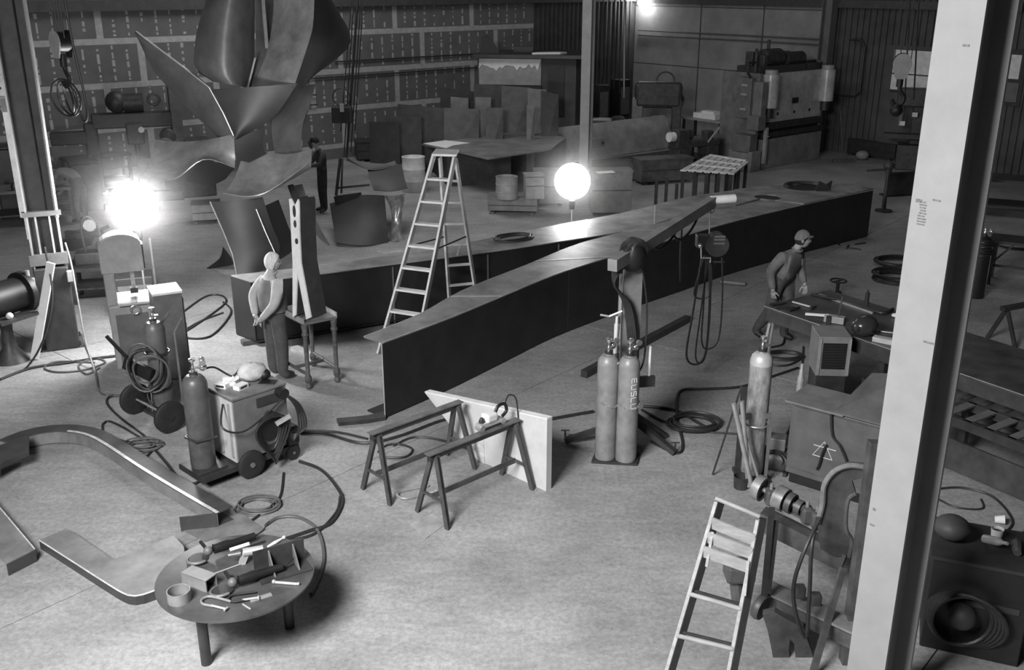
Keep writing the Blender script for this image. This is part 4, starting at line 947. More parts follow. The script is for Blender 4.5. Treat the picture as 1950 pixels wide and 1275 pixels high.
# ================================================================== ROUND TABLE WITH TOOLS
RT = V(-2.22, 6.86, 0); rz_ = .6
rt = thing('round_table', 'low round steel table covered with tools in the foreground', 'table', RT)
TT = mat('round_table_top', .075, .42, .15, 3, .45, .08)
MB().lathe([(.6, .58), (.62, .582), (.62, .598), (.61, .6), (.0, .6)], n=64).build('table_top', TT, rt, smooth=True)
for x, y in ((-.2, -.33), (.36, .14), (-.35, .3)): MB().cyl((x, y, 0), (x, y, .58), .042, n=16).build('leg', STEEL, rt, smooth=True)
def onT(px, py): return G(px, py, .6)
# ring
rg = solo(MB().sheet([[V(.085 * math.cos(a), .085 * math.sin(a), z) for z in (0, .03, .06, .09)] for a in [2 * math.pi * i / 32 for i in range(33)]], .008), 'pipe_ring', mat('ring_steel', .3, .4, .3), 'short cut ring of pipe at the left edge of the round table', 'pipe ring', onT(342, 1142), smooth=True)
# U channel block
ch = solo(MB().box((0, 0, .1), (.26, .12, .008)).box((0, -.056, .05), (.26, .008, .1)).box((0, .056, .05), (.26, .008, .1)), 'channel_offcut', mat('channel_steel', .26, .45, .2, 4, .3), 'short offcut of steel channel standing open side down on the round table', 'offcut', onT(381, 1112), R(-28))
# angle bracket with two ribs
an = thing('angle_bracket', 'dark ribbed steel angle bracket on the right of the round table', 'bracket', onT(540, 1088), R(30))
MB().box((0, 0, .006), (.42, .2, .012)).build('base_flange', STEEL, an); MB().box((0, .09, .1), (.42, .012, .2)).build('back_flange', STEEL, an)
for x in (-.09, .11): MB().prism([(x, .085, .012), (x, .085, .18), (x, -.06, .012)], (.012, 0, 0)).build('rib', GREY, an)
# angle grinder: disc guard, head, long body
def grinder(o, rz, label):
    t = thing('angle_grinder', label, 'grinder', o, rz)
    MB().tube([(-.06, 0, .06), (.05, 0, .06), (.1, 0, .055), (.3, 0, .05)], [.042, .045, .034, .032], 14).build('motor_body', BLACK, t, smooth=True)
    MB().ball((-.11, 0, .06), .04, 12).build('gear_head', GREY, t, smooth=True)
    MB().torus((-.2, 0, .02), .085, .012, (0, .1, 1), 20, 6, 90, 290).build('guard', GREY, t, smooth=True)
    MB().lathe([(.08, 0), (.08, .006)], (-.19, 0, .02), n=24).build('disc', STEEL, t)
    MB().cyl((-.11, .03, .06), (-.11, .16, .07), .015, n=10).build('side_handle', BLACK, t, smooth=True)
    MB().tube(spl([(.3, 0, .05), (.38, .02, .06), (.45, .1, .05), (.5, .16, .04)], 5), .008, 6).build('cord', HOSE, t, smooth=True)
    return t
grinder(onT(422, 1052), R(38), 'long dark angle grinder at the far left of the round table')
grinder(onT(470, 1112), R(35), 'angle grinder lying in the middle of the round table')
dg_ = thing('electric_drill', 'pistol-shaped power tool with pale handle in front of the angle bracket', 'power tool', onT(465, 1072), R(20))
MB().tube([(0, 0, .1), (.16, 0, .1)], .035, 12).build('motor_body', ALU, dg_, smooth=True); MB().bar((.02, 0, .09), (-.02, 0, .0), .04, .05).build('grip', ALU, dg_); MB().cyl((-.02, 0, .1), (-.12, 0, .1), .018, .01, 10).build('chuck', CHROME, dg_, smooth=True)
MB().bar((-.1, .05, .12), (.06, .06, .14), .03, .012).build('side_lever', WHITE, dg_); MB().tube(spl([(.02, 0, .0), (.0, .1, .04), (.08, .2, .03), (.2, .26, .02)], 5), .008, 6).build('cord', HOSE, dg_, smooth=True)
c_clamp(onT(410, 1150), R(-20), .22, 'small C-clamp at the front of the round table')
c_clamp(onT(462, 1140), R(15), .2, 'small C-clamp beside the middle grinder on the round table', STEEL)
solo(MB().cyl((-.09, 0, .012), (.09, 0, .012), .012, n=10).ball((-.1, 0, .016), .018, 10).ball((.1, 0, .014), .014, 8), 'bolt', ALU, 'bright long bolt on the right of the round table', 'bolt', onT(545, 1112), R(-8), smooth=True)
solo(MB().box((0, 0, .004), (.17, .045, .008)), 'flat_bar', GALV, 'short flat steel bar near the front of the round table', 'bar', onT(497, 1138), R(32))
solo(MB().tube([(-.14, 0, .006), (.1, .0, .006), (.13, .05, .006)], .006, 6), 'bent_rod', ALU, 'thin bent wire rod in the middle of the round table', 'rod', onT(438, 1082), R(38))
solo(MB().cyl((-.05, 0, .007), (.05, 0, .007), .007, n=8), 'short_pin', ALU, 'small bright pin at the front edge of the round table', 'pin', onT(470, 1156), R(-40))
solo(MB().tube([(-.08, 0, .012), (0, 0, .012), (.08, 0, .012)], [.01, .016, .008], 8).ball((.1, 0, .014), .015, 8), 'air_nozzle', WHITE, 'pale air nozzle lying behind the angle bracket', 'nozzle', onT(524, 1035) , R(55))

# ================================================================== LARGE CURVED STEEL SECTIONS ON THE FLOOR (LEFT FOREGROUND)
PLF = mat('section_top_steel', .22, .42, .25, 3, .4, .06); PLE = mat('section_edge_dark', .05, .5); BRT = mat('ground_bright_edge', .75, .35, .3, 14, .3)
def gc(pts, z=0, n=34): return resample(spl([G(x, y, z) for x, y in pts], 6), n)
inn = gc([(20, 848), (60, 832), (110, 825), (160, 831), (200, 851), (260, 891), (330, 934), (412, 982)], .13)
zt = .16
ar = thing('curved_channel', 'long curved steel channel with a bright ground edge arching across the left floor', 'steel section', V(inn[20].x, inn[20].y, 0))
out = []
for i, p in enumerate(inn):
    tn = (inn[min(i + 1, 33)] - inn[max(i - 1, 0)]).normalized(); out.append(p + V(-tn.y, tn.x, 0) * .19)
for p in inn + out: p.z = 0
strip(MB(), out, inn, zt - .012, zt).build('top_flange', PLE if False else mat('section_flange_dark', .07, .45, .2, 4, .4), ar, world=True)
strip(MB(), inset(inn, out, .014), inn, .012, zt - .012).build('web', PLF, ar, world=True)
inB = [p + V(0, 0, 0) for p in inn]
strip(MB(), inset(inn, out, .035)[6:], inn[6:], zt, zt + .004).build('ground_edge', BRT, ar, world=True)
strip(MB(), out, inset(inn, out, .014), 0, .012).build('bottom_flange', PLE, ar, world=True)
ep = [inn[-1], inn[-1] + (inn[-1] - inn[-2]).normalized() * .002]
e0 = G(345, 1011); e1_ = inn[-1]
MB().bar(V(e1_.x, e1_.y, zt / 2), V(e0.x, e0.y, zt / 2), .012, zt, (0, 0, 1)).build('end_plate', PLE, ar, world=True)
fpts = [G(346, 1008), G(412, 986), G(455, 935), G(420, 905), G(505, 1010), G(480, 1026), G(398, 1034)]
solo(MB().prism([G(346, 1009), G(414, 984), G(372, 948), G(400, 936), G(506, 1009), G(478, 1027), G(398, 1036)], (0, 0, .011)), 'base_plate', PLF, 'flat steel plate on the floor at the end of the curved channel', 'plate', G(440, 1000), world=True)
# front section: low box with rounded corner
fo = gc([(78, 1045), (140, 1085), (200, 1124), (240, 1148), (262, 1152), (285, 1146), (310, 1136), (360, 1112)], 0, 30)
fs_ = thing('curved_box_section', 'low flat steel section with rounded corner in front of the round table', 'steel section', V(fo[10].x, fo[10].y, 0))
fi = [G(x, y, .09) for x, y in ((128, 1006), (215, 1066), (265, 1048), (330, 1020), (350, 1040))]
poly = [V(p.x, p.y, 0) for p in fo] + [V(p.x, p.y, 0) for p in reversed(fi)]
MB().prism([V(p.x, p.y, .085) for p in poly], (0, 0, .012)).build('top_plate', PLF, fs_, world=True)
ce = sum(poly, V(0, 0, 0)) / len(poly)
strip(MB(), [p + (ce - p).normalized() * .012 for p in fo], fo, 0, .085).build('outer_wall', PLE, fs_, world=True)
MB().bar(V(fo[0].x, fo[0].y, .042), V(fi[0].x, fi[0].y, .042), .012, .085, (0, 0, 1)).build('end_wall', PLE, fs_, world=True)
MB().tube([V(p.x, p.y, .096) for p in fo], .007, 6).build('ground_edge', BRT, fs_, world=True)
ls = thing('straight_box_section', 'straight flat steel section entering from the left edge of the picture', 'steel section', G(30, 1070))
lp = [G(x, y, .13) for x, y in ((-90, 860), (66, 1045), (12, 1072), (-160, 900))]
MB().prism([V(p.x, p.y, .118) for p in lp], (0, 0, .012)).build('top_plate', PLF, ls, world=True)
for a, b in ((1, 2), (0, 1)): MB().bar(V(lp[a].x, lp[a].y, .06), V(lp[b].x, lp[b].y, .06), .012, .118, (0, 0, 1)).build('wall', PLE, ls, world=True)
MB().bar(V(lp[0].x, lp[0].y, .132), V(lp[1].x, lp[1].y, .132), .012, .008).build('ground_edge', BRT, ls, world=True)
ov = solo(strip(MB(), [p + V(0, 0, 0) for p in gc([(-20, 862), (20, 848), (56, 836)], .16, 8)], gc([(-20, 905), (20, 882), (56, 868)], .16, 8), zt + .002, zt + .05), 'overlap_plate', PLE, 'dark curved plate lapping over the curved channel at the left edge', 'plate', G(20, 880), world=True)
# ================================================================== RIGHT MIDDLE: CYLINDER, CABINETS, STEEL TABLE
cyb = G(1433, 908) + V(0, .06, .04)
tc_, hs = gas_cylinder(cyb, 1.58, .118, 'worn gas cylinder with a bright shoulder standing in its own cart', mat('cylinder_worn_paint', .3, .45, .1, 14, .6, stretch=(1, 1, .35)), 0, mat('cylinder_bright_shoulder', .62, .35, .3, 5, .15))
MB().bar(V(.02, 0, hs + .1), V(.045, 0, hs + .3), .02, .02).build('key', ALU, tc_)
cc_ = thing('cylinder_cart', 'small upright cart holding the worn gas cylinder and a bundle of pipes', 'cart', G(1433, 915))
MB().box((0, .08, .02), (.34, .36, .04)).build('toe_plate', STEEL, cc_); MB().box((.0, .22, .5), (.3, .03, 1.0)).build('back_plate', STEEL, cc_)
MB().box((.12, -.05, .38), (.03, .03, .76)).build('upright', GREY, cc_)
MB().box((0, .06, .74), (.3, .02, .06)).build('saddle', GREY, cc_); MB().torus((0, .06, .66), .128, .008, n=20, m=6).build('wire_tie', GALV, cc_, smooth=True)
bk_ = solo(MB().lathe([(.075, 0), (.085, .14), (.08, .14), (.07, .015)], n=20), 'small_can', STEEL, 'small dark can holding the pipe ends by the cylinder cart', 'can', G(1413, 925) + V(-.02, -.03, 0), smooth=True)
for k, (x0, y0, x1, y1, lab) in enumerate(((1397, 768, 1420, 905, 'pale pipe leaning farthest left on the cylinder cart'), (1413, 764, 1416, 908, 'pale pipe standing upright against the cylinder cart'), (1408, 790, 1438, 905, 'thin pale pipe slanting right in front of the cylinder cart'))):
    a_, b_ = D(x0, y0, 9.42), G(x1, y1, .02 + .0); b_ = V(b_.x, 9.36 + .03 * k, .03)
    solo(MB().cyl(b_, a_, .026 if k < 2 else .016, n=10), 'steel_pipe', GALV, lab, 'pipe', b_, world=True, smooth=True)
a_, b_ = G(1357, 903, .01), D(1412, 735, 9.5)
solo(MB().cyl(a_, b_, .011, n=8), 'thin_rod', STEEL, 'long thin dark rod leaning on the worn gas cylinder', 'rod', a_, world=True)
# cabinet with painted triangle sign
kc = G(1506, 918); rk = R(-38.7)
kb = thing('welding_power_cabinet', 'large dark cabinet with a white painted triangle sign on its front', 'cabinet', V(2.90, 9.58, 0), rk)
KM = mat('cabinet_grey_green', .095, .5, 0, 4, .25); KT = mat('cabinet_top', .17, .5, 0, 4, .25)
MB().box((.53, .26, .52), (.98, .5, .8)).build('body', KM, kb, bevel=.008); MB().box((.53, .26, .06), (.9, .44, .12)).build('plinth', BLACK, kb)
MB().prism([(-.02, -.03, .93), (.60, -.03, .93), (.60, .54, .93), (-.02, .54, .93)], (0, 0, .02)).build('top', KT, kb)
MB().prism([(.50, -.03, .945), (1.06, -.03, .945), (1.06, .5, 1.33), (.66, .5, 1.24)], (0, .015, .015)).build('raised_flap', KM, kb)
MB().box((.53, -.005, .55), (.9, .012, .7)).build('front_panel', KM, kb)
sg = [(.44, .60), (.33, .42), (.54, .42)]
for (x0, z0), (x1, z1) in ((sg[0], sg[1]), (sg[1], sg[2]), (sg[2], sg[0]), ((.33, .535), (.57, .535))):
    MB().bar((x0, -.013, z0), (x1, -.013, z1), .004, .014, (0, 1, 0)).build('painted_sign', WHITE, kb)
MB().tube(spl([(.48, -.03, .93), (.52, -.03, .7), (.62, -.04, .6), (.72, -.04, .4), (.74, -.05, .15)], 6), .016, 6).build('cable', HOSE, kb, smooth=True)
MB().tube(spl([(.47, -.03, .58), (.44, -.04, .48), (.42, -.04, .34), (.40, -.04, .28)], 5), .014, 6).build('electrode_holder', BLACK, kb, smooth=True)
# grille unit
gu = thing('grille_unit', 'box-shaped unit with a dark square grille behind the signed cabinet', 'power unit', G(1570, 742) + V(-.12, -.55, 0), R(-4))
MB().box((0, .22, .68), (.40, .46, .52)).build('housing', mat('unit_paint', .2, .5, 0, 4, .2), gu, bevel=.008)
MB().box((0, .22, .21), (.36, .4, .42)).build('stand', STEEL, gu)
MB().box((0, -.014, .69), (.29, .012, .34)).build('grille', BLACK, gu)
for z in range(9): MB().box((0, -.022, .55 + z * .035), (.28, .006, .006)).build('grille_slat', STEEL, gu)
for x in (-.18, .18): MB().box((x, -.016, .68), (.03, .02, .48)).build('front_trim', mat('unit_trim', .27, .5), gu)
solo(MB().lathe([(.045, 0), (.045, .22), (.03, .27), (.03, .32), (.022, .34), (.02, .42)], n=14), 'metal_bottle', ALU, 'bright upright metal bottle left of the grille unit', 'bottle', G(1524, 752) + V(0, .05, 0), smooth=True)
# small compressor between cart and cabinet
cm = thing('small_compressor', 'small dark compressor with pale top box behind the cylinder cart', 'compressor', G(1478, 905) + V(0, .1, 0), R(-20))
MB().cyl((-.16, 0, .16), (.16, 0, .16), .13, n=18).build('tank', IRON, cm, smooth=True); MB().box((0, 0, .36), (.2, .18, .14)).build('motor_box', GREY, cm, bevel=.01)
for k in range(3): MB().torus((.02 * k, -.12, .2), .1 + .02 * k, .008, (.2, 1, .3), 16, 5).build('wire_loop', HOSE, cm, smooth=True)
for x in (-.12, .12): MB().box((x, 0, .02), (.04, .2, .04)).build('foot', STEEL, cm)
# --- big steel table
p0, p1 = G(1455, 582, .85), G(1950, 752, .85); td = (p1 - p0).normalized(); tp_ = V(-td.y, td.x, 0); tp_ = tp_ if tp_.y > 0 else -tp_
TL = 5.6; TBt = thing('steel_layout_table', 'long heavy steel table with tools on it running behind the near column', 'table', V(p0.x, p0.y, 0), math.atan2(td.y, td.x))
TM = mat('layout_table_top', .075, .42, .2, 2.5, .5, .1); TE = mat('layout_table_edge', .055, .5, .1, 4, .4)
TW = 1.35
MB().box((TL / 2, TW / 2, .835), (TL, TW, .03)).build('table_top', TM, TBt)
MB().box((TL / 2, .02, .735), (TL, .03, .17)).build('front_fascia', TE, TBt); MB().box((.015, TW / 2, .735), (.03, TW, .17)).build('end_fascia', TE, TBt)
MB().box((TL / 2, .0, .848), (TL, .012, .006)).build('worn_edge', ALU, TBt)
for x in (1.9, TL - .2):
    for y in (.12, TW - .12): MB().box((x, y, .33), (.1, .1, .66)).build('leg', STEEL, TBt)
for x in (.06, .1): MB().bar((x, .1 if x < .08 else TW - .2, .02), (x + .05, .1 if x < .08 else TW - .2, .66), .03, .03).build('leg', GALV if x < .08 else STEEL, TBt)
for y in (.04, TW - .1): MB().box((3.4, y, .3), (3.4, .06, .1)).build('shelf_rail', STEEL, TBt)
for k in range(14): MB().box((1.85 + k * .24, TW / 2 - .03, .36), (.09, TW - .05, .02)).build('shelf_slat', GREY, TBt)
MB().box((4.0, -.06, .42), (2.0, .12, .04)).build('side_ledge', TE, TBt)
# lower heavy slab in front of it, at the right edge
ld = thing('slatted_rack', 'dark low rack with pale cross slats along the right picture edge', 'rack', FR[TBt.name] @ V(3.3, -.75, 0), math.atan2(td.y, td.x))
MB().box((1.2, .0, .62), (2.6, .06, .1)).build('rail', STEEL, ld); MB().box((1.2, .5, .62), (2.6, .06, .1)).build('rail', STEEL, ld)
for k in range(10): MB().box((.05 + k * .25, .25, .66), (.1, .5, .02)).build('slat', GREY, ld)
for x in (.0, 2.4):
    for y in (0, .5): MB().box((x, y, .285), (.08, .08, .57)).build('leg', STEEL, ld)
MB().box((1.2, -.02, .25), (2.6, .03, .34)).build('side_plate', TE, ld)
def onS(px, py): return G(px, py, .851)
def hammer(o, rz, label, L=.33):
    t = thing('hammer', label, 'hammer', o, rz); MB().cyl((-L / 2, 0, .018), (L / 2, 0, .018), .013, n=8).build('handle', WOOD, t, smooth=True); MB().bar((L / 2, -.06, .022), (L / 2, .06, .022), .035, .035).build('head', STEEL, t); return t
hammer(onS(1528, 582), R(-50), 'hammer lying near the left end of the steel table')
for k, (x, y, rz, lab) in enumerate(((1478, 580, 20, 'flat dark tool nearest the left corner of the steel table'), (1490, 587, -10, 'flat dark tool second from the left corner of the steel table'), (1508, 590, 35, 'dark square tool on the front edge of the steel table'))):
    solo(MB().box((0, 0, .012), (.16, .08, .024)).box((.1, 0, .01), (.12, .03, .02)), 'flat_tool', BLACK, lab, 'tool', onS(x, y), R(rz))
a_, b_ = onS(1560, 562), onS(1662, 597)
solo(MB().bar(a_ + V(0, 0, .012), b_ + V(0, 0, .012), .03, .024), 'long_bar', GALV, 'long pale bar lying along the middle of the steel table', 'bar', a_, world=True)
hs_ = solo(MB().tube(spl([onS(1545, 562) + V(0, 0, .015), onS(1570, 568) + V(0, 0, .02), onS(1600, 575) + V(0, 0, .03), onS(1640, 585) + V(0, 0, .015), onS(1680, 598) + V(0, 0, .015), onS(1700, 590) + V(0, 0, .015)], 6), .022, 8), 'rubber_hose', HOSE, 'dark hose lying beside the long bar on the steel table', 'hose', onS(1545, 562), world=True, smooth=True)
hl = thing('welding_helmet', 'shiny dark welding helmet resting on the steel table', 'helmet', onS(1645, 637), R(-60))
mb = MB().ball((0, 0, .12), .15, 20, (1, 1.25, .95)); mb.v = [V(q.x, q.y, max(q.z, 0)) for q in mb.v]; mb.build('shell', mat('helmet_gloss', .04, .22), hl, smooth=True)
MB().box((.0, -.165, .12), (.13, .03, .07)).build('viewing_window', BLACK, hl, bevel=.01); MB().torus((0, 0, .06), .16, .01, (0, .3, 1), 20, 6).build('rim', STEEL, hl, smooth=True)
vs_ = thing('bench_vise_clamp', 'pale clamp and block gripping the front edge of the steel table', 'clamp', onS(1580, 612), R(-30))
MB().box((.06, 0, .045), (.26, .12, .09)).build('block', LGREY, vs_, bevel=.01); MB().bar((-.32, -.02, .06), (-.02, .0, .08), .03, .03).build('handle', WHITE, vs_); MB().bar((.0, -.08, -.16), (.0, -.08, .1), .06, .03).build('jaw', BLACK, vs_); MB().bar((.1, .02, .09), (.12, .04, .36), .02, .02).build('screw', STEEL, vs_)
solo(MB().box((0, 0, .03), (.3, .1, .06)), 'pale_board', WOOD, 'pale board end lying on the steel table beside the near column', 'board', onS(1686, 652), R(-35))
solo(MB().tube(spl([(-.14, .06, .01), (-.16, -.02, .01), (-.1, -.08, .01), (.14, -.08, .01)], 5), .009, 6), 'hooked_rod', ALU, 'bright hooked rod on the steel table right of the helmet', 'rod', onS(1693, 630), R(-20), smooth=True)
solo(MB().ball((0, 0, .03), .04, 10, (1.4, 1, .7)), 'paper_scrap', PAPER, 'small white scrap on the steel table by the column', 'paper', onS(1705, 604))
solo(MB().lathe([(.03, 0), (.03, .16), (.012, .17), (.012, .2)], n=12), 'oil_can', STEEL, 'small upright dark can at the back of the steel table', 'can', onS(1650, 578), smooth=True)
# valve wheel tool on the floor behind the table
vt = thing('valve_fitting', 'dark pipe fitting with a handwheel lying on the floor behind the steel table', 'valve', G(1585, 568), R(30))
MB().cyl((-.28, 0, .06), (.16, 0, .06), .055, n=14).build('pipe', IRON, vt, smooth=True); MB().cyl((.1, 0, .06), (.1, 0, .3), .03, n=10).build('stem', IRON, vt, smooth=True)
MB().torus((.1, 0, .3), .13, .016, n=20, m=6).build('handwheel', IRON, vt, smooth=True); MB().bar((-.03, 0, .3), (.23, 0, .3), .02, .02).build('spoke', IRON, vt); MB().lathe([(.08, -.03), (.08, .03)], (-.2, 0, .08), (1, 0, 0), 16).build('flange', IRON, vt, smooth=True)
coil(G(1712, 503), .42, .02, 5, 'dark hose coiled on the floor, nearer the girder, left of the near column', seed=2, sy=.8); coil(G(1716, 532), .46, .022, 6, 'larger dark hose coil on the floor just left of the near column', seed=5, sy=.8)
solo(MB().cyl((0, 0, .04), (.42, -.12, .04), .04, n=10), 'steel_pipe', GREY, 'short pipe on the floor beside the near girder', 'pipe', G(1372, 540), R(-6), smooth=True)
rnd = random.Random(9)
for k, (x, y) in enumerate(((1598, 468), (1612, 474), (1628, 466), (1640, 476))):
    a = rnd.uniform(0, 3); solo(MB().bar((0, 0, .01), (.28 * math.cos(a), .28 * math.sin(a), .02), .035, .015), 'steel_offcut', STEEL, ('first', 'second', 'third', 'fourth')[k] + ' from the left of the thin offcuts on the floor by the far girder end', 'offcut', G(x, y))
# jack stand at the girder's far end
js = thing('jack_stand', 'dark screw jack stand beside the far end of the girder', 'jack', G(1682, 402))
MB().lathe([(.2, 0), (.2, .03), (.05, .06), (.04, .9), (.08, .92), (.08, .98)], n=14).build('stand', IRON, js, smooth=True); MB().ball((0, 0, 1.06), .13, 10, (1, 1, .8)).build('head', IRON, js, smooth=True); MB().bar((-.5, 0, .95), (0, 0, .98), .05, .04).build('handle', IRON, js)
# --- things beyond the near column at right
fc_t, fh = gas_cylinder(G(1856, 565), 1.25, .14, 'dark gas cylinder wrapped in hose beyond the near column', BLACK, 0); regulator(fc_t, fh)
for k in range(6): MB().torus((0, 0, .75 + .05 * k), .16 + .01 * (k % 2), .016, (.12 * (k % 3 - 1), .1, 1), 18, 6).build('hose_turn', HOSE, fc_t, smooth=True)
rk_ = thing('welding_bench', 'steel bench frame with pale box beside the hose-wrapped cylinder', 'bench', G(1905, 545), R(-30))
MB().box((.35, .3, .78), (1.3, .6, .05)).build('top', STEEL, rk_)
for x in (-.2, .9):
    for y in (.05, .55): MB().box((x, y, .38), (.05, .05, .76)).build('leg', STEEL, rk_)
MB().box((.35, .05, .35), (1.1, .03, .04)).build('rail', STEEL, rk_); MB().bar((-.2, .05, .4), (.1, .05, .76), .03, .03).build('brace', STEEL, rk_); MB().box((.6, .1, .55), (.5, .4, .4)).build('pale_box', LGREY, rk_)
def trestle(o, rz, L, h, label):
    t = thing('sawhorse', label, 'sawhorse', o, rz); MB().box((L / 2, 0, h), (L, .09, .06)).build('top_beam', STEEL, t)
    for x in (.1, L - .1):
        for s in (-1, 1): MB().bar((x, 0, h), (x, s * .25, 0), .06, .03, (1, 0, 0)).build('leg', STEEL, t)
    return t
trestle(G(1897, 655), R(25), 1.4, .55, 'low dark trestle beyond the near column at the right edge')
a_, b_ = G(1895, 655, .04), G(1960, 672, .04); solo(MB().bar(a_, b_, .05, .05), 'pale_bar', LGREY, 'pale bar on the floor under the low trestle', 'bar', a_, world=True)
coil(G(1935, 468), .4, .018, 3, 'hose coil on the floor behind the pale box at the right edge', seed=8)
# --- dark workbench at the bottom right with pots
wb_o = G(1810, 1250) + V(.0, .1, 0)
db = thing('dark_crate', 'dark tool crate at the bottom right corner with cups on top', 'crate', V(3.55, 6.65, 0), R(-22))
MB().box((.1, .3, .42), (.72, .62, .82)).build('body', BLACK, db, bevel=.01); MB().box((.1, .3, .845), (.76, .66, .03)).build('lid', mat('crate_lid', .03, .6), db); MB().box((.1, -.015, .5), (.6, .012, .05)).build('rail', STEEL, db)
def onC(x, y): return FR[db.name] @ V(x, y, .861)
def cup(o, label, m=WHITE, r=.05, h=.1):
    t = thing('cup', label, 'cup', o); MB().lathe([(r * .75, 0), (r, h), (r * .92, h), (r * .68, .01)], n=20).build('body', m, t, smooth=True); MB().lathe([(r * .85, h * .75), (.001, h * .76)], n=20).build('contents', DWOOD, t); return t
cup(onC(.2, .42), 'white paper cup on the dark crate')
mb = MB().lathe([(.035, 0), (.036, .13), (.028, .16), (.014, .19), (.014, .23)], n=16)
solo(mb.xf(Matrix.Rotation(R(70), 4, 'X')), 'spray_bottle', ALU, 'small shiny bottle lying beside the cup on the dark crate', 'bottle', onC(.12, .3) + V(0, .03, .038), R(20), smooth=True)
solo(MB().ball((0, 0, .1), .14, 18, (1, 1, .72)), 'hard_hat', mat('hard_hat_dark', .05, .6, 0, 10, .2), 'round dark hard hat on the left of the dark crate', 'hard hat', onC(-.14, .3), smooth=True)
mb = MB().tube([(0, 0, .03), (.03, .1, .05), (.08, .18, .03)], [.03, .045, .03], 8)
solo(mb, 'work_glove', DWOOD, 'crumpled work glove hanging at the right of the dark crate', 'glove', onC(.34, .2), smooth=True)
cp2 = cup(G(1893, 996, 0) , 'small pale cup lying tipped on the floor at the right edge', PAPER, .045, .09); cp2.rotation_euler = (R(80), 0, R(70)); cp2.location.z = .045
cw = thing('hose_coil', 'thick hose coiled round a ball hanging low on the dark crate front', 'hose', FR[db.name] @ V(.0, -.1, .0), R(-22))
MB().ball((0, 0, .42), .11, 14).build('float_ball', mat('float_ball_dark', .04, .6), cw, smooth=True)
for k in range(5): MB().torus((.01 * k, -.03 + .02 * k, .40 - .01 * k), .22 + .018 * k, .018, (.1 * (k - 2), 1, .08 * k), 26, 7).build('turn', HOSE, cw, smooth=True)
hose([(1775, 932), (1830, 928), (1890, 945), (1928, 990), (1915, 1020), (1945, 1060)], .012, 'thin dark hose wandering over the floor at the right edge'); hose([(1778, 945), (1820, 965), (1870, 968), (1868, 950)], .01, 'short thin cord curled on the floor beside the near column')

# ================================================================== FOREGROUND LADDER AND BELT MACHINE
WL_ = mat('wood_ladder', .3, .55, 0, 5, .25, .1, stretch=(1, 1, 4)); WLD = mat('wood_ladder_shaded', .09, .6)  # rail sides coloured darker for the shade on them
ft = thing('wooden_stepladder', 'pale-edged stepladder in the right foreground leaning by the machine', 'ladder', V(1.5, 5.5, 0))
def ex(a, b): return a + (b - a) * (a.z / (a.z - b.z))
a0_, a1_ = D(1364, 955, 6.25), D(1270, 1275, 5.85); c0_, c1_ = D(1443, 990, 6.15), D(1388, 1275, 5.78)
DV_ = V(.75, .66, 0)
af, cf = ex(a0_, a1_), ex(c0_, c1_); dy = V(0, -.1, 0)
for a, b in ((a0_, af), (c0_, cf)):
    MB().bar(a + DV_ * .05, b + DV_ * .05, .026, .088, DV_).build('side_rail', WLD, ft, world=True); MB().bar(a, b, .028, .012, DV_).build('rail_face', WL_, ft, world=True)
MB().cyl(a0_ + V(-.01, 0, .03), c0_ + V(.01, 0, .03), .016, n=10).build('top_bar', WL_, ft, world=True, smooth=True)
for q in (.085, .145, .205): MB().bar(a0_.lerp(af, q), c0_.lerp(cf, q), .016, .085, V(0, 0, 1)).build('shelf_slat', WL_, ft, world=True)
MB().bar(a0_.lerp(af, .12) + V(.03, -.02, .0), a0_.lerp(af, .12) + V(-.01, -.09, -.24), .02, .012).build('brace', WL_, ft, world=True); MB().bar(c0_.lerp(cf, .17) + V(-.02, -.02, 0), c0_.lerp(cf, .17) + V(-.05, -.12, -.22), .02, .012).build('brace', WL_, ft, world=True)
for q in (.385, .56, .735, .9):
    MB().cyl(a0_.lerp(af, q), c0_.lerp(cf, q), .017, n=12).build('rung', WL_, ft, world=True, smooth=True); MB().cyl(a0_.lerp(af, q) + V(0, .04, .012), c0_.lerp(cf, q) + V(0, .04, .012), .012, n=8).build('rung_rod', STEEL, ft, world=True)
# belt machine: shaft with pulleys, C frame, post, base beam and cast leg
bmz = thing('belt_driven_machine', 'old belt-driven machine with pulleys and a curved cast frame beside the near column', 'machine', G(1560, 1200) + V(0, .3, 0))
IRM = mat('machine_iron', .075, .48, .15, 6, .4, .15); IRL = mat('machine_iron_worn', .2, .45, .25, 6, .35)
Ym = 7.1
def m(x, y, Y=Ym): return D(x, y, Y)
s0, s1 = m(1440, 925, 7.3), m(1562, 985, 6.9); sx = (s1 - s0).normalized()
MB().cyl(s0, s1, .022, n=12).build('shaft', IRL, bmz, world=True, smooth=True)
for q, r, w_, nm in ((.06, .105, .07, 'pulley'), (.4, .1, .09, 'pulley'), (.55, .085, .05, 'pulley'), (.68, .06, .05, 'collar')):
    c = s0.lerp(s1, q); MB().lathe([(r * .8, -w_ / 2), (r, -w_ / 2), (r * 1.02, 0), (r, w_ / 2), (r * .8, w_ / 2), (r * .78, w_ * .2), (.03, w_ * .2)], c, sx, 24).build(nm, IRL if q < .5 else IRM, bmz, world=True, smooth=True)
for q in (.24, .8, .95):
    c = s0.lerp(s1, q); MB().box(c - V(0, 0, .03), (.09, .1, .14)).build('bearing', IRM, bmz, world=True, bevel=.02); MB().cyl(c + V(0, 0, .03), c + V(0, 0, .09), .016, n=8).build('oil_cup', IRL, bmz, world=True)
MB().bar(m(1448, 985, 7.3), m(1610, 1065, 6.9), .14, .16).build('top_beam', IRM, bmz, world=True)
MB().bar(m(1490, 970, 7.1), m(1560, 1008, 6.95), .05, .03).build('bearing_rail', IRL, bmz, world=True)
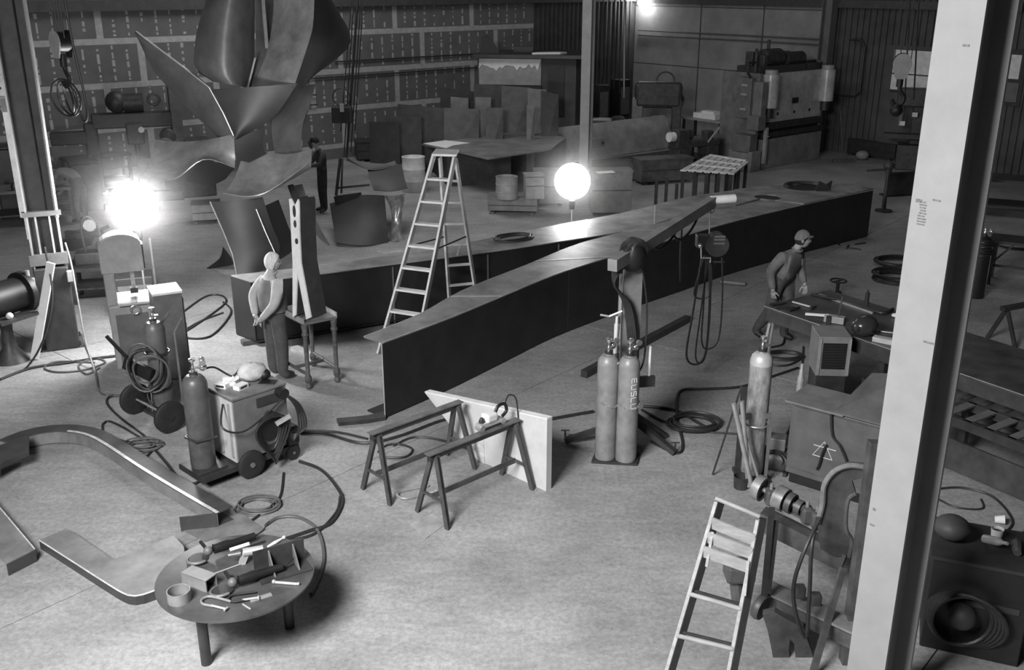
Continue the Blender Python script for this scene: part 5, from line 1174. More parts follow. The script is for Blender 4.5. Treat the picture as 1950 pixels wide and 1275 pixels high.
# C shaped cast frame (flat web with rounded rim)
cfp = [(1560, 992), (1566, 960), (1570, 920), (1590, 895), (1618, 886), (1645, 888), (1640, 910), (1622, 915), (1630, 940), (1616, 948), (1612, 970), (1610, 1010), (1622, 1030), (1616, 1062), (1590, 1058), (1562, 1045), (1558, 1015)]
MB().prism([m(x, y, 6.85) for x, y in cfp], (.02, .07, 0)).build('cast_frame', IRM, bmz, world=True)
MB().tube(spl([m(x, y, 6.84) for x, y in ((1557, 994), (1566, 960), (1570, 922), (1590, 896), (1618, 886), (1646, 889))], 6), .022, 8).build('frame_rim', IRL, bmz, world=True, smooth=True)
MB().tube(spl([m(x, y, 6.84) for x, y in ((1630, 940), (1616, 950), (1611, 980), (1612, 1010), (1622, 1030), (1617, 1060))], 6), .018, 8).build('frame_rim', IRM, bmz, world=True, smooth=True)
for k in range(2): MB().bar(m(1622 + k * 16, 1000, 6.8), m(1622 + k * 16, 1000, 6.8), .01, .01)
# post
MB().bar(m(1668, 840, 6.75), m(1612, 1262, 6.55), .10, .10, (0, 1, 0)).build('post', IRM, bmz, world=True)
MB().bar(m(1606, 1080, 6.7), m(1545, 1290, 6.35), .05, .03, (0, 1, 0)).build('diagonal_brace', IRM, bmz, world=True)
MB().bar(m(1462, 1130, 7.0), m(1640, 1215, 6.5), .16, .16).build('base_beam', IRM, bmz, world=True)
MB().bar(m(1462, 1118, 6.95), m(1640, 1200, 6.45), .17, .02).build('base_beam_top', IRL, bmz, world=True)
for x, y in ((1522, 1135), (1552, 1150)): MB().box(m(x, y, 6.75) + V(0, 0, .05), (.08, .08, .1)).build('bolt_block', IRM, bmz, world=True, bevel=.01)
leg = [(1452, 1170), (1475, 1165), (1500, 1180), (1530, 1195), (1548, 1250), (1556, 1300), (1520, 1300), (1512, 1225), (1504, 1215), (1502, 1240), (1512, 1300), (1478, 1300), (1470, 1240), (1462, 1200)]
MB().prism([m(x, y, 6.6) for x, y in leg], (.02, .07, 0)).build('cast_leg', IRM, bmz, world=True)
for x0, y0, x1, y1 in ((1470, 965, 1455, 1135), (1478, 990, 1462, 1130)): MB().bar(m(x0, y0, 7.0), m(x1, y1, 6.8), .05, .008, (0, 1, 0)).build('drive_belt', RUBBER, bmz, world=True)
MB().lathe([(.1, -.03), (.11, 0), (.1, .03)], m(1448, 1155, 6.8), sx, 20).build('lower_pulley', IRM, bmz, world=True, smooth=True)
mo = m(1408, 1085, 7.0); MB().box(mo, (.24, .2, .16)).build('motor', IRM, bmz, world=True, bevel=.03); MB().cyl(mo + V(-.02, 0, -.08), mo + V(.02, 0, -.3), .06, n=12).build('motor_mount', IRM, bmz, world=True)
MB().tube(spl([m(1562, 985, 6.7), m(1535, 1040, 6.55), m(1512, 1110, 6.5), m(1515, 1165, 6.5), m(1530, 1210, 6.5), m(1537, 1200, 6.5), m(1542, 1120, 6.5), m(1546, 1040, 6.55), m(1558, 985, 6.72)], 6), .016, 7).build('hose_loop', HOSE, bmz, world=True, smooth=True)
solo(MB().lathe([(.16, 0), (.17, .05), (.13, .17), (.05, .2)], n=18), 'anvil_cap', BLACK, 'dark rounded casting at the foot of the near column', 'casting', V(2.42, 5.55, 0), smooth=True)
# ================================================================== BACKGROUND
RA, RB = R(39.5), R(-50.5)       # along the plasterboard wall / along the right wall
def bx(parent, name, c, d, m_, bevel=0): return MB().box(c, d).build(name, m_, parent, bevel=bevel)
def crate(name, label, cat, o, rz, d, m_, lid=None, feet=True):
    t = thing(name, label, cat, o, rz); bx(t, 'body', (0, 0, d[2] / 2 + (.05 if feet else 0)), (d[0], d[1], d[2] - (.05 if feet else 0)), m_, .01)
    bx(t, 'lid', (0, 0, d[2] + .035), (d[0] + .03, d[1] + .03, .03), lid or m_)
    if feet:
        for x in (-.4, .4): bx(t, 'skid', (d[0] * x, 0, .025), (.08, d[1], .05), DWOOD)
    bx(t, 'seam', (0, -d[1] / 2 - .004, d[2] * .6), (d[0] * .96, .008, .02), STEEL); return t
def drum(o, label, m_, r=.29, h=.88, open_=True):
    t = thing('steel_drum', label, 'drum', o)
    MB().lathe([(r * .97, 0), (r, .02), (r, h * .3), (r + .012, h * .32), (r, h * .34), (r, h * .64), (r + .012, h * .66), (r, h * .68), (r, h - .01), (r + .008, h), (r - .02, h), (r - .02, h - .06)], n=28).build('shell', m_, t, smooth=True)
    MB().lathe([(r - .02, h - .08), (.001, h - .08)], n=24).build('inside', BLACK, t); return t
DRUMM = mat('drum_pale_paint', .62, .5, 0, 4, .2)
drum(G(787, 368) + V(0, .3, 0), 'pale open steel drum behind the stepladder', DRUMM)
bl = crate('timber_base_block', 'low timber block carrying a small drum near the far lamp', 'block', G(978, 408) + V(0, .3, 0), R(-5), (1.15, .6, .34), mat('weathered_timber', .16, .8, 0, 5, .3))
drum(G(965, 378, .39) + V(0, .06, 0), 'small drum standing on the low timber block', mat('drum_grey', .26, .5), .25, .5)
crate('pale_crate', 'pale box beside the small drum on the timber block', 'crate', G(1010, 378, .39) + V(.08, .12, 0), R(8), (.42, .4, .5), mat('crate_card', .24, .8), feet=False)
crate('steel_locker', 'waist-high grey locker right of the far lamp with litter on top', 'locker', G(1163, 412) + V(0, .3, 0), R(3), (.92, .5, .98), mat('locker_paint', .17, .5))
solo(MB().prism([(-.2, -.1, 0), (.2, -.12, 0), (.22, .1, 0), (-.18, .12, 0)], (0, 0, .012)), 'litter_sheet', PAPER, 'crumpled bright sheet on the grey locker by the far lamp', 'sheet', G(1152, 328, 1.032), R(20))
crate('steel_locker', 'low bench box just left of the far lamp', 'locker', G(1045, 398) + V(0, .5, 0), R(0), (.7, .5, .8), mat('locker_paint2', .2, .5))
# --- plate table: a large plate on dark cribbing with a white sheet on its corner
zp = .95
pt = thing('plate_table', 'wide steel plate lying on dark cribbing behind the stepladder', 'plate', G(1000, 330))
pq = [G(x, y, zp) for x, y in ((803, 274), (930, 302), (1047, 284), (1078, 262), (1040, 251), (925, 258))]
MB().prism([V(p.x, p.y, zp - .03) for p in pq], (0, 0, .03)).build('plate', mat('plate_table_steel', .2, .5, .1, 2, .35), pt, world=True)
for k, (x, y, w_, d_, h_) in enumerate(((905, 356, 1.7, .9, .9), (1010, 330, 1.9, .7, .9), (850, 340, .7, .8, .9))):
    p = G(x, y) + V(0, .7, 0); MB().rbox((p.x, p.y, h_ / 2), (w_, d_, h_), R(14)).build('cribbing_block', mat('cribbing_dark', .05, .7, 0, 4, .4), pt, world=True)
ws = [G(x, y, zp + .004) for x, y in ((806, 273), (848, 267), (895, 272), (862, 277), (850, 282))]
solo(MB().prism([V(p.x, p.y, zp + .002) for p in ws], (0, 0, .006)), 'drawing_sheet', PAPER, 'large white drawing sheet on the corner of the steel plate', 'sheet', V(ws[0].x, ws[0].y, zp), world=True)
tk_ = [G(x, y, zp + .01) for x, y in ((925, 258), (1035, 250), (1040, 256), (930, 264))]
solo(MB().prism([V(p.x, p.y, zp + .002) for p in tk_], (0, 0, .05)), 'plate_strip', GREY, 'narrow strip of plate lying on the far edge of the steel plate', 'plate', V(tk_[0].x, tk_[0].y, zp), world=True)
# --- long rolled trough (big bent plate) right of the middle column
ra0, ra1 = G(1058, 314), G(1266, 283); tdv = (ra1 - ra0).normalized(); tn_ = V(-tdv.y, tdv.x, 0)
rt_ = thing('rolled_plate', 'long bent steel plate with a rounded top edge right of the middle column', 'rolled plate', ra0)
prf = [(0, .02), (-.02, .35), (0, .7), (.08, .92), (.25, 1.02), (.45, .98)]
rows = [[ra0 + tdv * L + tn_ * a + V(0, 0, z) for a, z in prf] for L in (0, 1.2, 2.4, 3.6, 4.8, (ra1 - ra0).length)]
MB().sheet(rows, .02).build('shell', mat('rolled_plate_steel', .4, .4, .2, 2.5, .3), rt_, world=True, smooth=True)
c_ = ra0 + tdv * 1.55 + V(0, 0, .48) - tn_ * .05
MB().bar(c_ - tdv * .35, c_ + tdv * .35, .05, .26).build('hatch_plate', LGREY, rt_, world=True)
for s in (-.25, .25): MB().ball(c_ + tdv * s - tn_ * .05, .05, 8).build('hatch_knob', BLACK, rt_, world=True)
solo(MB().prism([G(1075, 318), G(1290, 290), G(1350, 300), G(1205, 345)], (0, 0, .1)), 'plate_stack', mat('plate_stack_steel', .06, .55, .1, 3, .5), 'low stack of dark plates in front of the bent plate', 'plate stack', G(1200, 320), world=True)
crate('machine_crate', 'dark long box behind the locker by the posts', 'crate', G(1265, 352) + V(0, .4, 0), R(18), (1.5, .55, .62), mat('crate_dark', .09, .6, 0, 4, .4))
for k, (x, y0, y1) in enumerate(((1248, 343, 396), (1267, 336, 393), (1287, 350, 390))):
    b_ = G(x, y1); t_ = D(x, y0, b_.y); lab = ('leftmost', 'middle', 'rightmost')[k]
    solo(MB().box((0, 0, t_.z / 2), (.07, .07, t_.z)).box((0, 0, .01), (.2, .2, .02)), 'steel_post', STEEL, lab + ' of three thin dark posts standing before the slatted stand', 'post', b_)
# --- slatted stand with pale grid top
sg_ = thing('slatted_stand', 'stand with a pale slatted grid top on many dark legs before the press', 'stand', G(1362, 372) + V(0, .3, 0))
gz = .98; gp = [G(x, y, gz) for x, y in ((1301, 325), (1392, 331), (1421, 308), (1352, 297))]
for k in range(7):
    q = k / 6; MB().bar(gp[0].lerp(gp[1], q), gp[3].lerp(gp[2], q), .14, .03).build('slat', mat('grid_pale_wood', .5, .7, 0, 8, .3), sg_, world=True)
for k in range(4):
    q = k / 3; MB().bar(gp[0].lerp(gp[3], q) + V(0, 0, .03), gp[1].lerp(gp[2], q) + V(0, 0, .03), .08, .03).build('batten', MATS['grid_pale_wood'], sg_, world=True)
for i in range(5):
    for j in range(3):
        p = gp[0].lerp(gp[1], i / 4).lerp(gp[3].lerp(gp[2], i / 4), j / 2)
        MB().box((p.x, p.y, gz / 2 - .01), (.07, .07, gz - .03)).build('leg', STEEL, sg_, world=True)
# --- press brake
PB = V(7.05, 28.05, 0); pb = thing('press_brake', 'large hydraulic press brake with a pale ram by the right wall', 'press', PB, RA)
PM = mat('press_paint', .42, .22, .1, 3, .25); PD = mat('press_dark_slot', .025, .6)  # ram and cylinders painted paler than the bed
MB().box((1.75, .45, .42), (3.3, .7, .84)).build('bed', mat('press_bed_paint', .2, .5, 0, 3, .3), pb, bevel=.02)
MB().box((1.75, .5, 1.0), (3.2, .5, .5)).build('tool_slot', PD, pb)
MB().box((1.75, .12, .95), (3.3, .08, .14)).build('lower_die', STEEL, pb); MB().box((1.75, .14, 1.18), (3.3, .08, .16)).build('upper_die', STEEL, pb)
ram = MB().box((1.85, .35, 1.95), (3.1, .3, 1.35)).build('ram', PM, pb, bevel=.01)
MB().box((1.85, .194, 1.82), (.34, .012, .16)).build('name_plate', BLACK, ram)
for x in (.95, 1.85, 2.7): MB().cyl((x, .2, 1.5), (x, .19, 1.5), .045, n=10).build('bolt_hole', BLACK, ram)
MB().box((1.7, .7, 2.72), (3.4, .8, .2)).build('crown', STEEL, pb)
for x in (.32, 3.42):
    MB().cyl((x, .12, 1.72), (x, .12, 2.62), .24, n=22).build('hydraulic_cylinder', PM, pb, smooth=True); MB().cyl((x, .12, 1.45), (x, .12, 1.72), .14, n=16).build('piston_rod', STEEL, pb, smooth=True); MB().cyl((x, .12, 2.62), (x, .12, 2.74), .19, n=16).build('cylinder_cap', LGREY, pb, smooth=True)
for x in (.02, 3.5): MB().box((x, .9, 1.35), (.16, 1.3, 2.6)).build('side_frame', MACH, pb, bevel=.02)
MB().box((-.2, .2, 1.95), (.28, .5, 1.0)).build('control_cabinet', MACH, pb, bevel=.02); MB().box((-.36, .5, 2.0), (.2, .5, 1.1)).build('valve_box', GREY, pb, bevel=.02); MB().box((-.3, .1, 1.35), (.4, .4, .4)).build('junction_box', GREY, pb, bevel=.02)
MB().box((-.35, .4, .75), (.4, .6, .5)).build('pump_box', GREY, pb, bevel=.02); MB().box((-.3, .4, .28), (.5, .8, .56)).build('pump_plinth', mat('press_bed_paint', .2), pb, bevel=.02)
for z in (1.7, 2.1, 2.35): MB().box((-.47, .48, z), (.02, .2, .06)).build('label_plate', LGREY, pb)
MB().box((.06, -.03, .7), (.1, .1, 1.0)).build('foot_column', LGREY, pb); MB().cyl((.06, -.1, .95), (.06, -.1, .98), .05, n=10).build('indicator', CHROME, pb)
rnd = random.Random(6)
MB().cyl((.7, .7, 3.0), (1.5, .7, 3.0), .26, n=18).build('pump_motor', IRON, pb, smooth=True); MB().cyl((1.7, .6, 2.95), (2.6, .6, 2.95), .2, n=16).build('oil_tank', IRON, pb, smooth=True)
for k in range(7): MB().box((.1 + k * .3, .6 + rnd.uniform(-.2, .2), 2.9 + rnd.uniform(0, .15)), (.2, .25, .25 + rnd.uniform(0, .25))).build('valve_block', IRON, pb, bevel=.02)
MB().cyl((.95, .7, 3.2), (.95, .7, 3.5), .05, n=10).build('filler_pipe', IRON, pb)
MB().tube([(-.1, .4, 2.7), (-.1, .4, 3.25), (-.12, .4, 3.3)], .04, 8).build('riser_pipe', IRON, pb); MB().tube([(-.1, .4, 2.95), (-.5, .4, 2.95), (-.55, .35, 2.7), (-.4, .3, 2.5)], .035, 8).build('hose', HOSE, pb, smooth=True)
MB().tube([(2.6, .5, 2.85), (3.3, .5, 2.85), (3.42, .3, 2.8)], .04, 8).build('oil_pipe', IRON, pb, smooth=True); MB().box((2.55, .3, 2.55), (.08, .1, .5)).build('pipe_stand', IRON, pb)
pb.scale = (.87, 1, 1)
# --- arched press and benches before the right wall's left end
ap = thing('arch_press', 'dark arch-shaped press with a wire loop on top near the room corner', 'press', V(4.35, 32.6, 0), R(-8))
MB().box((-.3, 0, .75), (.36, .5, 1.5)).build('frame_leg', MACH, ap, bevel=.03); MB().box((.95, 0, .75), (.3, .5, 1.5)).build('frame_leg', IRON, ap, bevel=.03); MB().box((.35, 0, 1.62), (1.5, .55, .8)).build('arch_head', IRON, ap, bevel=.12)
MB().box((.35, -.1, .45), (1.3, .6, .16)).build('bed', LGREY, ap); MB().torus((.55, 0, 2.05), .28, .025, (0, 1, 0), 16, 6, 0, 180).build('lifting_loop', STEEL, ap, smooth=True); MB().cyl((.3, 0, .6), (.3, 0, .95), .12, n=14).build('die', LGREY, ap, smooth=True)
def bench(o, rz, L, w_, h, label, m_=STEEL, top=None):
    t = thing('work_bench', label, 'bench', o, rz); bx(t, 'top', (0, 0, h - .03), (L, w_, .06), top or m_)
    for x in (-1, 1):
        for y in (-1, 1): bx(t, 'leg', (x * (L / 2 - .06), y * (w_ / 2 - .06), (h - .06) / 2), (.07, .07, h - .06), m_)
    bx(t, 'shelf', (0, 0, .25), (L - .1, w_ - .1, .03), m_); return t
bench(V(2.7, 32.3, 0), R(8), 2.0, .8, .85, 'dark bench with litter before the room corner', STEEL, GREY)
for k, (x, z, w_, h_, rz) in enumerate(((-.5, .0, .5, .06, 10), (.2, 0, .6, .05, -15), (.7, 0, .3, .1, 30))):
    solo(MB().box((0, 0, h_ / 2), (w_, .3, h_)).box((.05, .02, h_ + .01), (w_ * .6, .2, .02)), 'parts_tray', (LGREY, PAPER, GREY)[k], ('grey tray', 'white paper-covered tray', 'small deep tray')[k] + ' on the dark bench before the room corner', 'tray', V(2.7 + x, 32.3 + .1 * x, .851), R(rz))
bench(V(6.3, 32.4, 0), RB, 1.6, .7, .9, 'bench under the wall wheels left of the press', STEEL, LGREY)
solo(MB().box((0, 0, .08), (.9, .4, .16)).box((.1, 0, .2), (.5, .3, .08)), 'sheet_pile', PAPER, 'bright pile of sheets on the bench left of the press', 'sheets', V(6.3, 32.4, .901), RB)
for k in range(3):
    wv = thing('cable_reel', ('left', 'middle', 'right')[k] + ' of three dark spoked reels hung on the right wall', 'reel', WR(1.55 + .42 * k, .55 + 0 * k, .12) + V(0, 0, .55), RB)
    MB().torus((0, 0, 0), .2, .03, (0, 1, 0), 20, 6).build('rim', STEEL, wv, smooth=True)
    for a in (0, 60, 120): MB().bar((-.2 * math.cos(R(a)), 0, -.2 * math.sin(R(a))), (.2 * math.cos(R(a)), 0, .2 * math.sin(R(a))), .03, .03).build('spoke', STEEL, wv)
    MB().cyl((0, -.05, 0), (0, .11, 0), .03, n=8).build('hub', STEEL, wv)
lm = thing('small_lathe', 'dark small lathe with pale handle between the posts and the press', 'lathe', V(5.0, 27.4, 0), R(30))
bx(lm, 'pedestal', (-.5, 0, .4), (.4, .45, .8), IRON, .02); bx(lm, 'pedestal', (.5, 0, .4), (.4, .45, .8), IRON, .02); bx(lm, 'bed', (0, 0, .88), (1.5, .4, .16), IRON, .02); bx(lm, 'headstock', (-.5, 0, 1.1), (.4, .36, .36), IRON, .03)
MB().cyl((-.3, 0, 1.12), (-.15, 0, 1.12), .14, n=16).build('chuck', STEEL, lm, smooth=True); MB().cyl((-.9, 0, 1.1), (-.72, 0, 1.1), .13, n=14).build('gear_cover', WHITE, lm, smooth=True); bx(lm, 'tailstock', (.45, 0, 1.06), (.25, .25, .26), IRON, .03); MB().bar((.3, -.2, .9), (.6, -.3, 1.3), .04, .04).build('lever', LGREY, lm)
bench(V(5.9, 29.2, 0), R(30), 1.3, .6, .8, 'small bench between the small lathe and the press', STEEL, MACH)
# --- tall machines in the dark by the corner
for k, (x, y, w_, h_, lab) in enumerate(((1.35, 33.2, .5, 2.0, 'tall dark cabinet nearest the middle column in the corner'), (2.1, 34.3, .6, 1.9, 'tall grey drill cabinet in the room corner'), (3.0, 35.0, .45, 1.7, 'narrow tall dark cabinet in the room corner'), (3.75, 35.3, .5, 1.85, 'tall dark locker farthest right in the room corner'))):
    t = thing('tall_cabinet', lab, 'cabinet', V(x, y, 0), RA); bx(t, 'body', (0, 0, h_ / 2), (w_, .5, h_), (STEEL, MACH, STEEL, BLACK)[k], .02)
    bx(t, 'door', (0, -.26, h_ * .62), (w_ * .8, .02, h_ * .5), (GREY, GREY, MACH, GREY)[k]); bx(t, 'drawer', (0, -.26, h_ * .2), (w_ * .8, .02, h_ * .25), STEEL)
# hanging cables in the corner
for k, x in enumerate((1149, 1160, 1171, 1182, 1190)):
    a_ = D(x, -40, 33.5); b_ = D(x - 2, 150 + 9 * k, 33.5)
    solo(MB().cyl(b_, a_, .02 if k != 4 else .035, n=6), 'hanging_chain', STEEL if k != 4 else GALV, ('first', 'second', 'third', 'fourth', 'pale fifth')[k] + ' from the left of the chains hanging in the room corner', 'chain', b_, world=True)
# --- wall lamp glaring on the right wall
wlp = thing('wall_lamp', 'glaring lamp fixed high on the right wall near the corner', 'lamp', WR(.55, 4.2, .3))
MB().ball((0, 0, .12), .13, 14).build('bulb', mat('wall_lamp_glass', 1, .4, emit=95), wlp, smooth=True); MB().lathe([(.05, .22), (.3, .27), (.28, .3), (.04, .4)], n=18).build('shade', LGREY, wlp, smooth=True); MB().bar((0, 0, .36), FR[wlp.name].inverted() @ WR(.55, 4.56, 0), .04, .04).build('bracket', STEEL, wlp)
# --- site office box with peeling white panel
ob = thing('site_office_box', 'flat-roofed box room with a peeling white panel behind the plates', 'box room', V(-1.05, 31.0, 0), R(-10))
bx(ob, 'body', (1.5, 1.0, 1.44), (3.0, 1.9, 2.88), mat('office_dark', .06, .7, 0, 3, .3)); bx(ob, 'roof', (1.6, .95, 2.94), (3.4, 2.3, .1), STEEL)
pp = bx(ob, 'white_panel', (1.0, .03, 2.48), (1.9, .05, .78), mat('peeling_panel', .3, .8, 0, 4, .2))
random.seed(8); xs = [.05 + i * .09 for i in range(21)]
MB().prism([(x, 0, 2.85) for x in (.06, 1.94)] + [(x, 0, 2.56 + .14 * abs(math.sin(x * 5)) + random.uniform(-.1, .05)) for x in reversed(xs)], (0, -.012, 0)).build('white_paint_remnant', WHITE, pp)
bx(ob, 'panel_sill', (1.0, -.01, 2.05), (1.95, .06, .1), BLACK); bx(ob, 'door', (2.4, .03, 1.9), (.5, .04, 1.4), BLACK)
solo(MB().prism([(-.5, -.12, 0), (.35, -.2, 0), (.6, .05, 0), (.2, .2, 0), (-.3, .12, 0)], (0, 0, .05)), 'roof_papers', PAPER, 'white papers lying on the roof of the box room', 'papers', FR[ob.name] @ V(2.1, .3, 2.991), R(10))
solo(MB().prism([(-.3, 0, 0), (.3, 0, 0), (.25, 0, .1), (.05, 0, .4), (-.1, 0, .52), (-.25, 0, .45)], (0, .25, 0)), 'roof_lump', BLACK, 'dark hump-shaped object on the left of the box room roof', 'object', FR[ob.name] @ V(.35, .2, 2.991))
solo(MB().box((0, 0, .08), (.6, .3, .16)), 'roof_box', STEEL, 'flat dark box on the middle of the box room roof', 'box', FR[ob.name] @ V(1.2, 1.2, 2.991))
# --- plates leaning in the rack: each its own sheet
random.seed(21)
def lean(x0, x1, ytop, ybot, Y, lab, m_, tilt=.28, skew=0, thick=.03):
    a_, b_ = D(x0, ytop, Y), D(x1, ytop + skew, Y); h0 = a_.z; h1 = b_.z
    b0, b1 = V(a_.x, Y - tilt, 0), V(b_.x, Y - tilt + .1, 0)
    return solo(MB().prism([b0, b1, b_, a_], (0, thick, 0)), 'leaning_plate', m_, lab, 'plate', b0, world=True)
P1, P2, P3, P4 = mat('plate_rust_dark', .045, .6, .1, 3, .4), mat('plate_mid', .085, .55, .1, 3, .35), mat('plate_pale', .16, .6, .1, 3, .3), mat('plate_black', .022, .6, 0, 3, .4)
for a in ((703, 760, 232, 0, 26.9, 'low dark plate at the left end of the plate rack', P4), (735, 802, 222, 0, 27.4, 'low dark plate second in the rack', P1), (757, 848, 198, 0, 28.0, 'broad dark plate with slanted top in the rack', P1, .3, 8),
          (838, 902, 168, 0, 29.3, 'tall black plate at the back of the rack', P4, .2, 6), (858, 892, 184, 0, 28.9, 'small pale plate standing in the rack', P3, .2, 3), (845, 912, 205, 0, 27.9, 'squarish mid-grey plate in the middle of the rack', P2, .3, 3),
          (902, 960, 160, 0, 29.0, 'tall dark plate under the white panel', P1, .3, 3), (955, 1012, 163, 0, 28.8, 'tall plate right of the white panel', P2, .35, 4), (925, 958, 205, 0, 27.7, 'narrow plate standing in front of the tall ones', P2, .2, 0),
          (1005, 1040, 168, 0, 28.6, 'slanting plate with a pale edge in the rack', P3, .5, 3), (1030, 1064, 172, 0, 28.4, 'last dark plate at the right end of the rack', P1, .45, 8), (905, 935, 185, 0, 28.2, 'narrow grey board in the rack', P3, .15, 0), (1003, 1018, 200, 0, 27.5, 'thin upright strip in the rack', P3, .1, 0)):
    lean(*a)
for k, (x, y, w_, h_, lab) in enumerate(((725, 305, 1.5, .55, 'low dark scrap box behind the drum'), (790, 312, 1.2, .7, 'dark box just left of the white drawing sheet'))):
    crate('scrap_box', lab, 'box', G(x, y) + V(0, .2, 0), R(15), (w_, .8, h_), P1)
# --- second sculpture piece (dark bent plates with a bright worn foot)
s2 = thing('bent_plate_assembly', 'dark bent plate assembly with a worn bright foot right of the far worker', 'sculpture', G(745, 470))
loft(DD([(655, 300, 22.4), (690, 308, 22.2), (730, 312, 22.2), (752, 306, 22.4)]), DD([(662, 300, 21.7), (700, 322, 21.5), (735, 320, 21.6), (758, 312, 21.9)]), 10, 5, -.05, (0, 0, 1)).build('upper_plate', mat('bent_plate_grey', .12, .5), s2, world=True, smooth=True)
loft(DD([(700, 322, 21.6), (735, 318, 21.7), (765, 312, 21.9)]), DD([(712, 362, 20.9), (745, 364, 20.8), (776, 358, 21.0)]), 8, 6, .1).build('dark_plate', PLD, s2, world=True, smooth=True)
loft(DD([(732, 372, 20.6), (745, 400, 20.4), (746, 430, 20.3), (738, 470, 19.9)]), DD([(772, 368, 20.6), (766, 400, 20.4), (764, 430, 20.3), (768, 470, 19.9)]), 10, 6, .12).build('worn_foot', mat('worn_foot_steel', .2, .3, .4, 6, .7), s2, world=True, smooth=True)
loft(DD([(628, 388, 21.3), (680, 372, 21.0), (732, 372, 20.6)]), DD([(640, 462, 19.6), (690, 468, 19.5), (740, 462, 19.9)]), 8, 6).build('floor_plate', PLD, s2, world=True, smooth=True)
MB().bar(D(640, 380, 21.2), D(686, 374, 21.0), .14, .16).build('cross_bar', BLACK, s2, world=True)
MB().bar(D(648, 302, 22.3), D(640, 372, 22.0), .05, .05).build('prop', STEEL, s2, world=True); MB().bar(D(652, 302, 22.3), D(650, 368, 22.0), .04, .04).build('prop', STEEL, s2, world=True); MB().bar(D(640, 358, 22.1), D(704, 352, 22.1), .04, .04).build('prop_tie', STEEL, s2, world=True)
solo(MB().prism([G(718, 478), G(775, 474), G(770, 478), G(730, 482)], (0, 0, .02)), 'bright_strip', ALU, 'bright thin strip on the floor below the worn foot', 'strip', G(745, 478), world=True)
# --- chain hoist ropes with block hanging left of the plate rack
hr = thing('rope_hoist', 'bundle of dark hoist ropes hanging before the plasterboard wall', 'hoist', D(648, 300, 25.5))
for k, (x0, x1, yb) in enumerate(((676, 655, 300), (684, 660, 300), (690, 668, 290), (673, 649, 250), (694, 676, 250))): MB().cyl(D(x0, -40, 25.5), D(x1, yb, 25.5), .014 if k != 1 else .03, n=6).build('rope', STEEL, hr, world=True)
MB().box(D(652, 218, 25.4), (.5, .3, .4)).build('trolley', STEEL, hr, world=True, bevel=.03); MB().torus(D(650, 185, 25.4), .22, .012, (0, 1, .1), 18, 6).build('ring', STEEL, hr, world=True, smooth=True); MB().box(D(651, 205, 25.2), (.1, .05, .2)).build('bright_tag', ALU, hr, world=True)
hk_ = thing('hook_rail', 'rail of hanging hooks on the plasterboard wall right of the sculpture', 'rail', WL(-5.6, 1.66, .1), RA)
MB().cyl((-.4, 0, .28), (1.9, 0, .28), .02, n=8).build('rail', STEEL, hk_); MB().cyl((-.4, 0, 0), (1.9, 0, 0), .02, n=8).build('rail', STEEL, hk_)
for k in range(4): MB().tube(spl([(.1 + .45 * k, -.02, 0), (-.02 + .45 * k, -.02, -.15), (.1 + .45 * k, -.02, -.3), (.22 + .45 * k, -.02, -.15)], 4), .02, 6).build('hook', STEEL, hk_, smooth=True)
# --- hook blocks
def hook_block(o, label, s=1.0, rz=0, ring=True):
    t = thing('hook_block', label, 'hook block', o, rz)
    prof = [(.14 * math.cos(R(a)), .16 * math.sin(R(a)) + .0) for a in range(-20, 201, 20)] + [(-.07, -.22), (.07, -.22)]
    for y in (-.1, .1): MB().prism([(x * s, y * s, (z + .62) * s) for x, z in prof], (0, .02 * s, 0)).build('cheek_plate', LGREY if y < 0 else BLACK, t)
    MB().cyl((0, -.08 * s, .62 * s), (0, .1 * s, .62 * s), .14 * s, n=20).build('sheave', BLACK, t, smooth=True); MB().cyl((0, 0, .45 * s), (0, 0, .28 * s), .05 * s, n=12).build('swivel', BLACK, t, smooth=True)
    MB().tube(spl([(0, 0, .3 * s), (.02 * s, 0, .22 * s), (.09 * s, 0, .12 * s), (.06 * s, 0, .02 * s), (-.03 * s, 0, .0), (-.09 * s, 0, .08 * s)], 5), .032 * s, 8).build('hook', BLACK, t, smooth=True)
    for x in (-.12, -.04, .05, .12): MB().cyl((x * s, 0, .62 * s), (x * s, 0, 3.6 * s), .009, n=6).build('wire_rope', STEEL, t)
    return t
h1 = hook_block(D(128, 165, 13.2), 'crane hook block with a ring of cable hanging by the left column', .9, R(-38))
for k in range(3): MB().torus((.0, -.02 * k, -.14), .2 + .02 * k, .014, (.3 - .3 * k, 1, .1), 22, 6).build('cable_ring', HOSE, h1, smooth=True)
MB().tube(spl([(.22, 0, 1.9), (.27, 0, .7), (.38, 0, .0), (.4, 0, -.3), (.32, 0, -.42), (.22, 0, -.3), (.14, 0, -.02)], 6), .015, 6).build('control_cable', HOSE, h1, smooth=True)
h2 = hook_block(D(1708, 200, 20.5), 'crane hook block hanging in front of the far doorway', 1.3, R(-18)); MB().ball((0, 0, -.1), .13, 12).build('hook_weight', BLACK, h2, smooth=True)
for k, x in enumerate((1735, 1752)): solo(MB().cyl(D(x - 12, 190, 24), D(x, -40, 24), .02, n=6), 'hanging_chain', STEEL, ('left', 'right')[k] + ' dark rope hanging in front of the pale door pane', 'rope', D(x - 12, 190, 24), world=True)
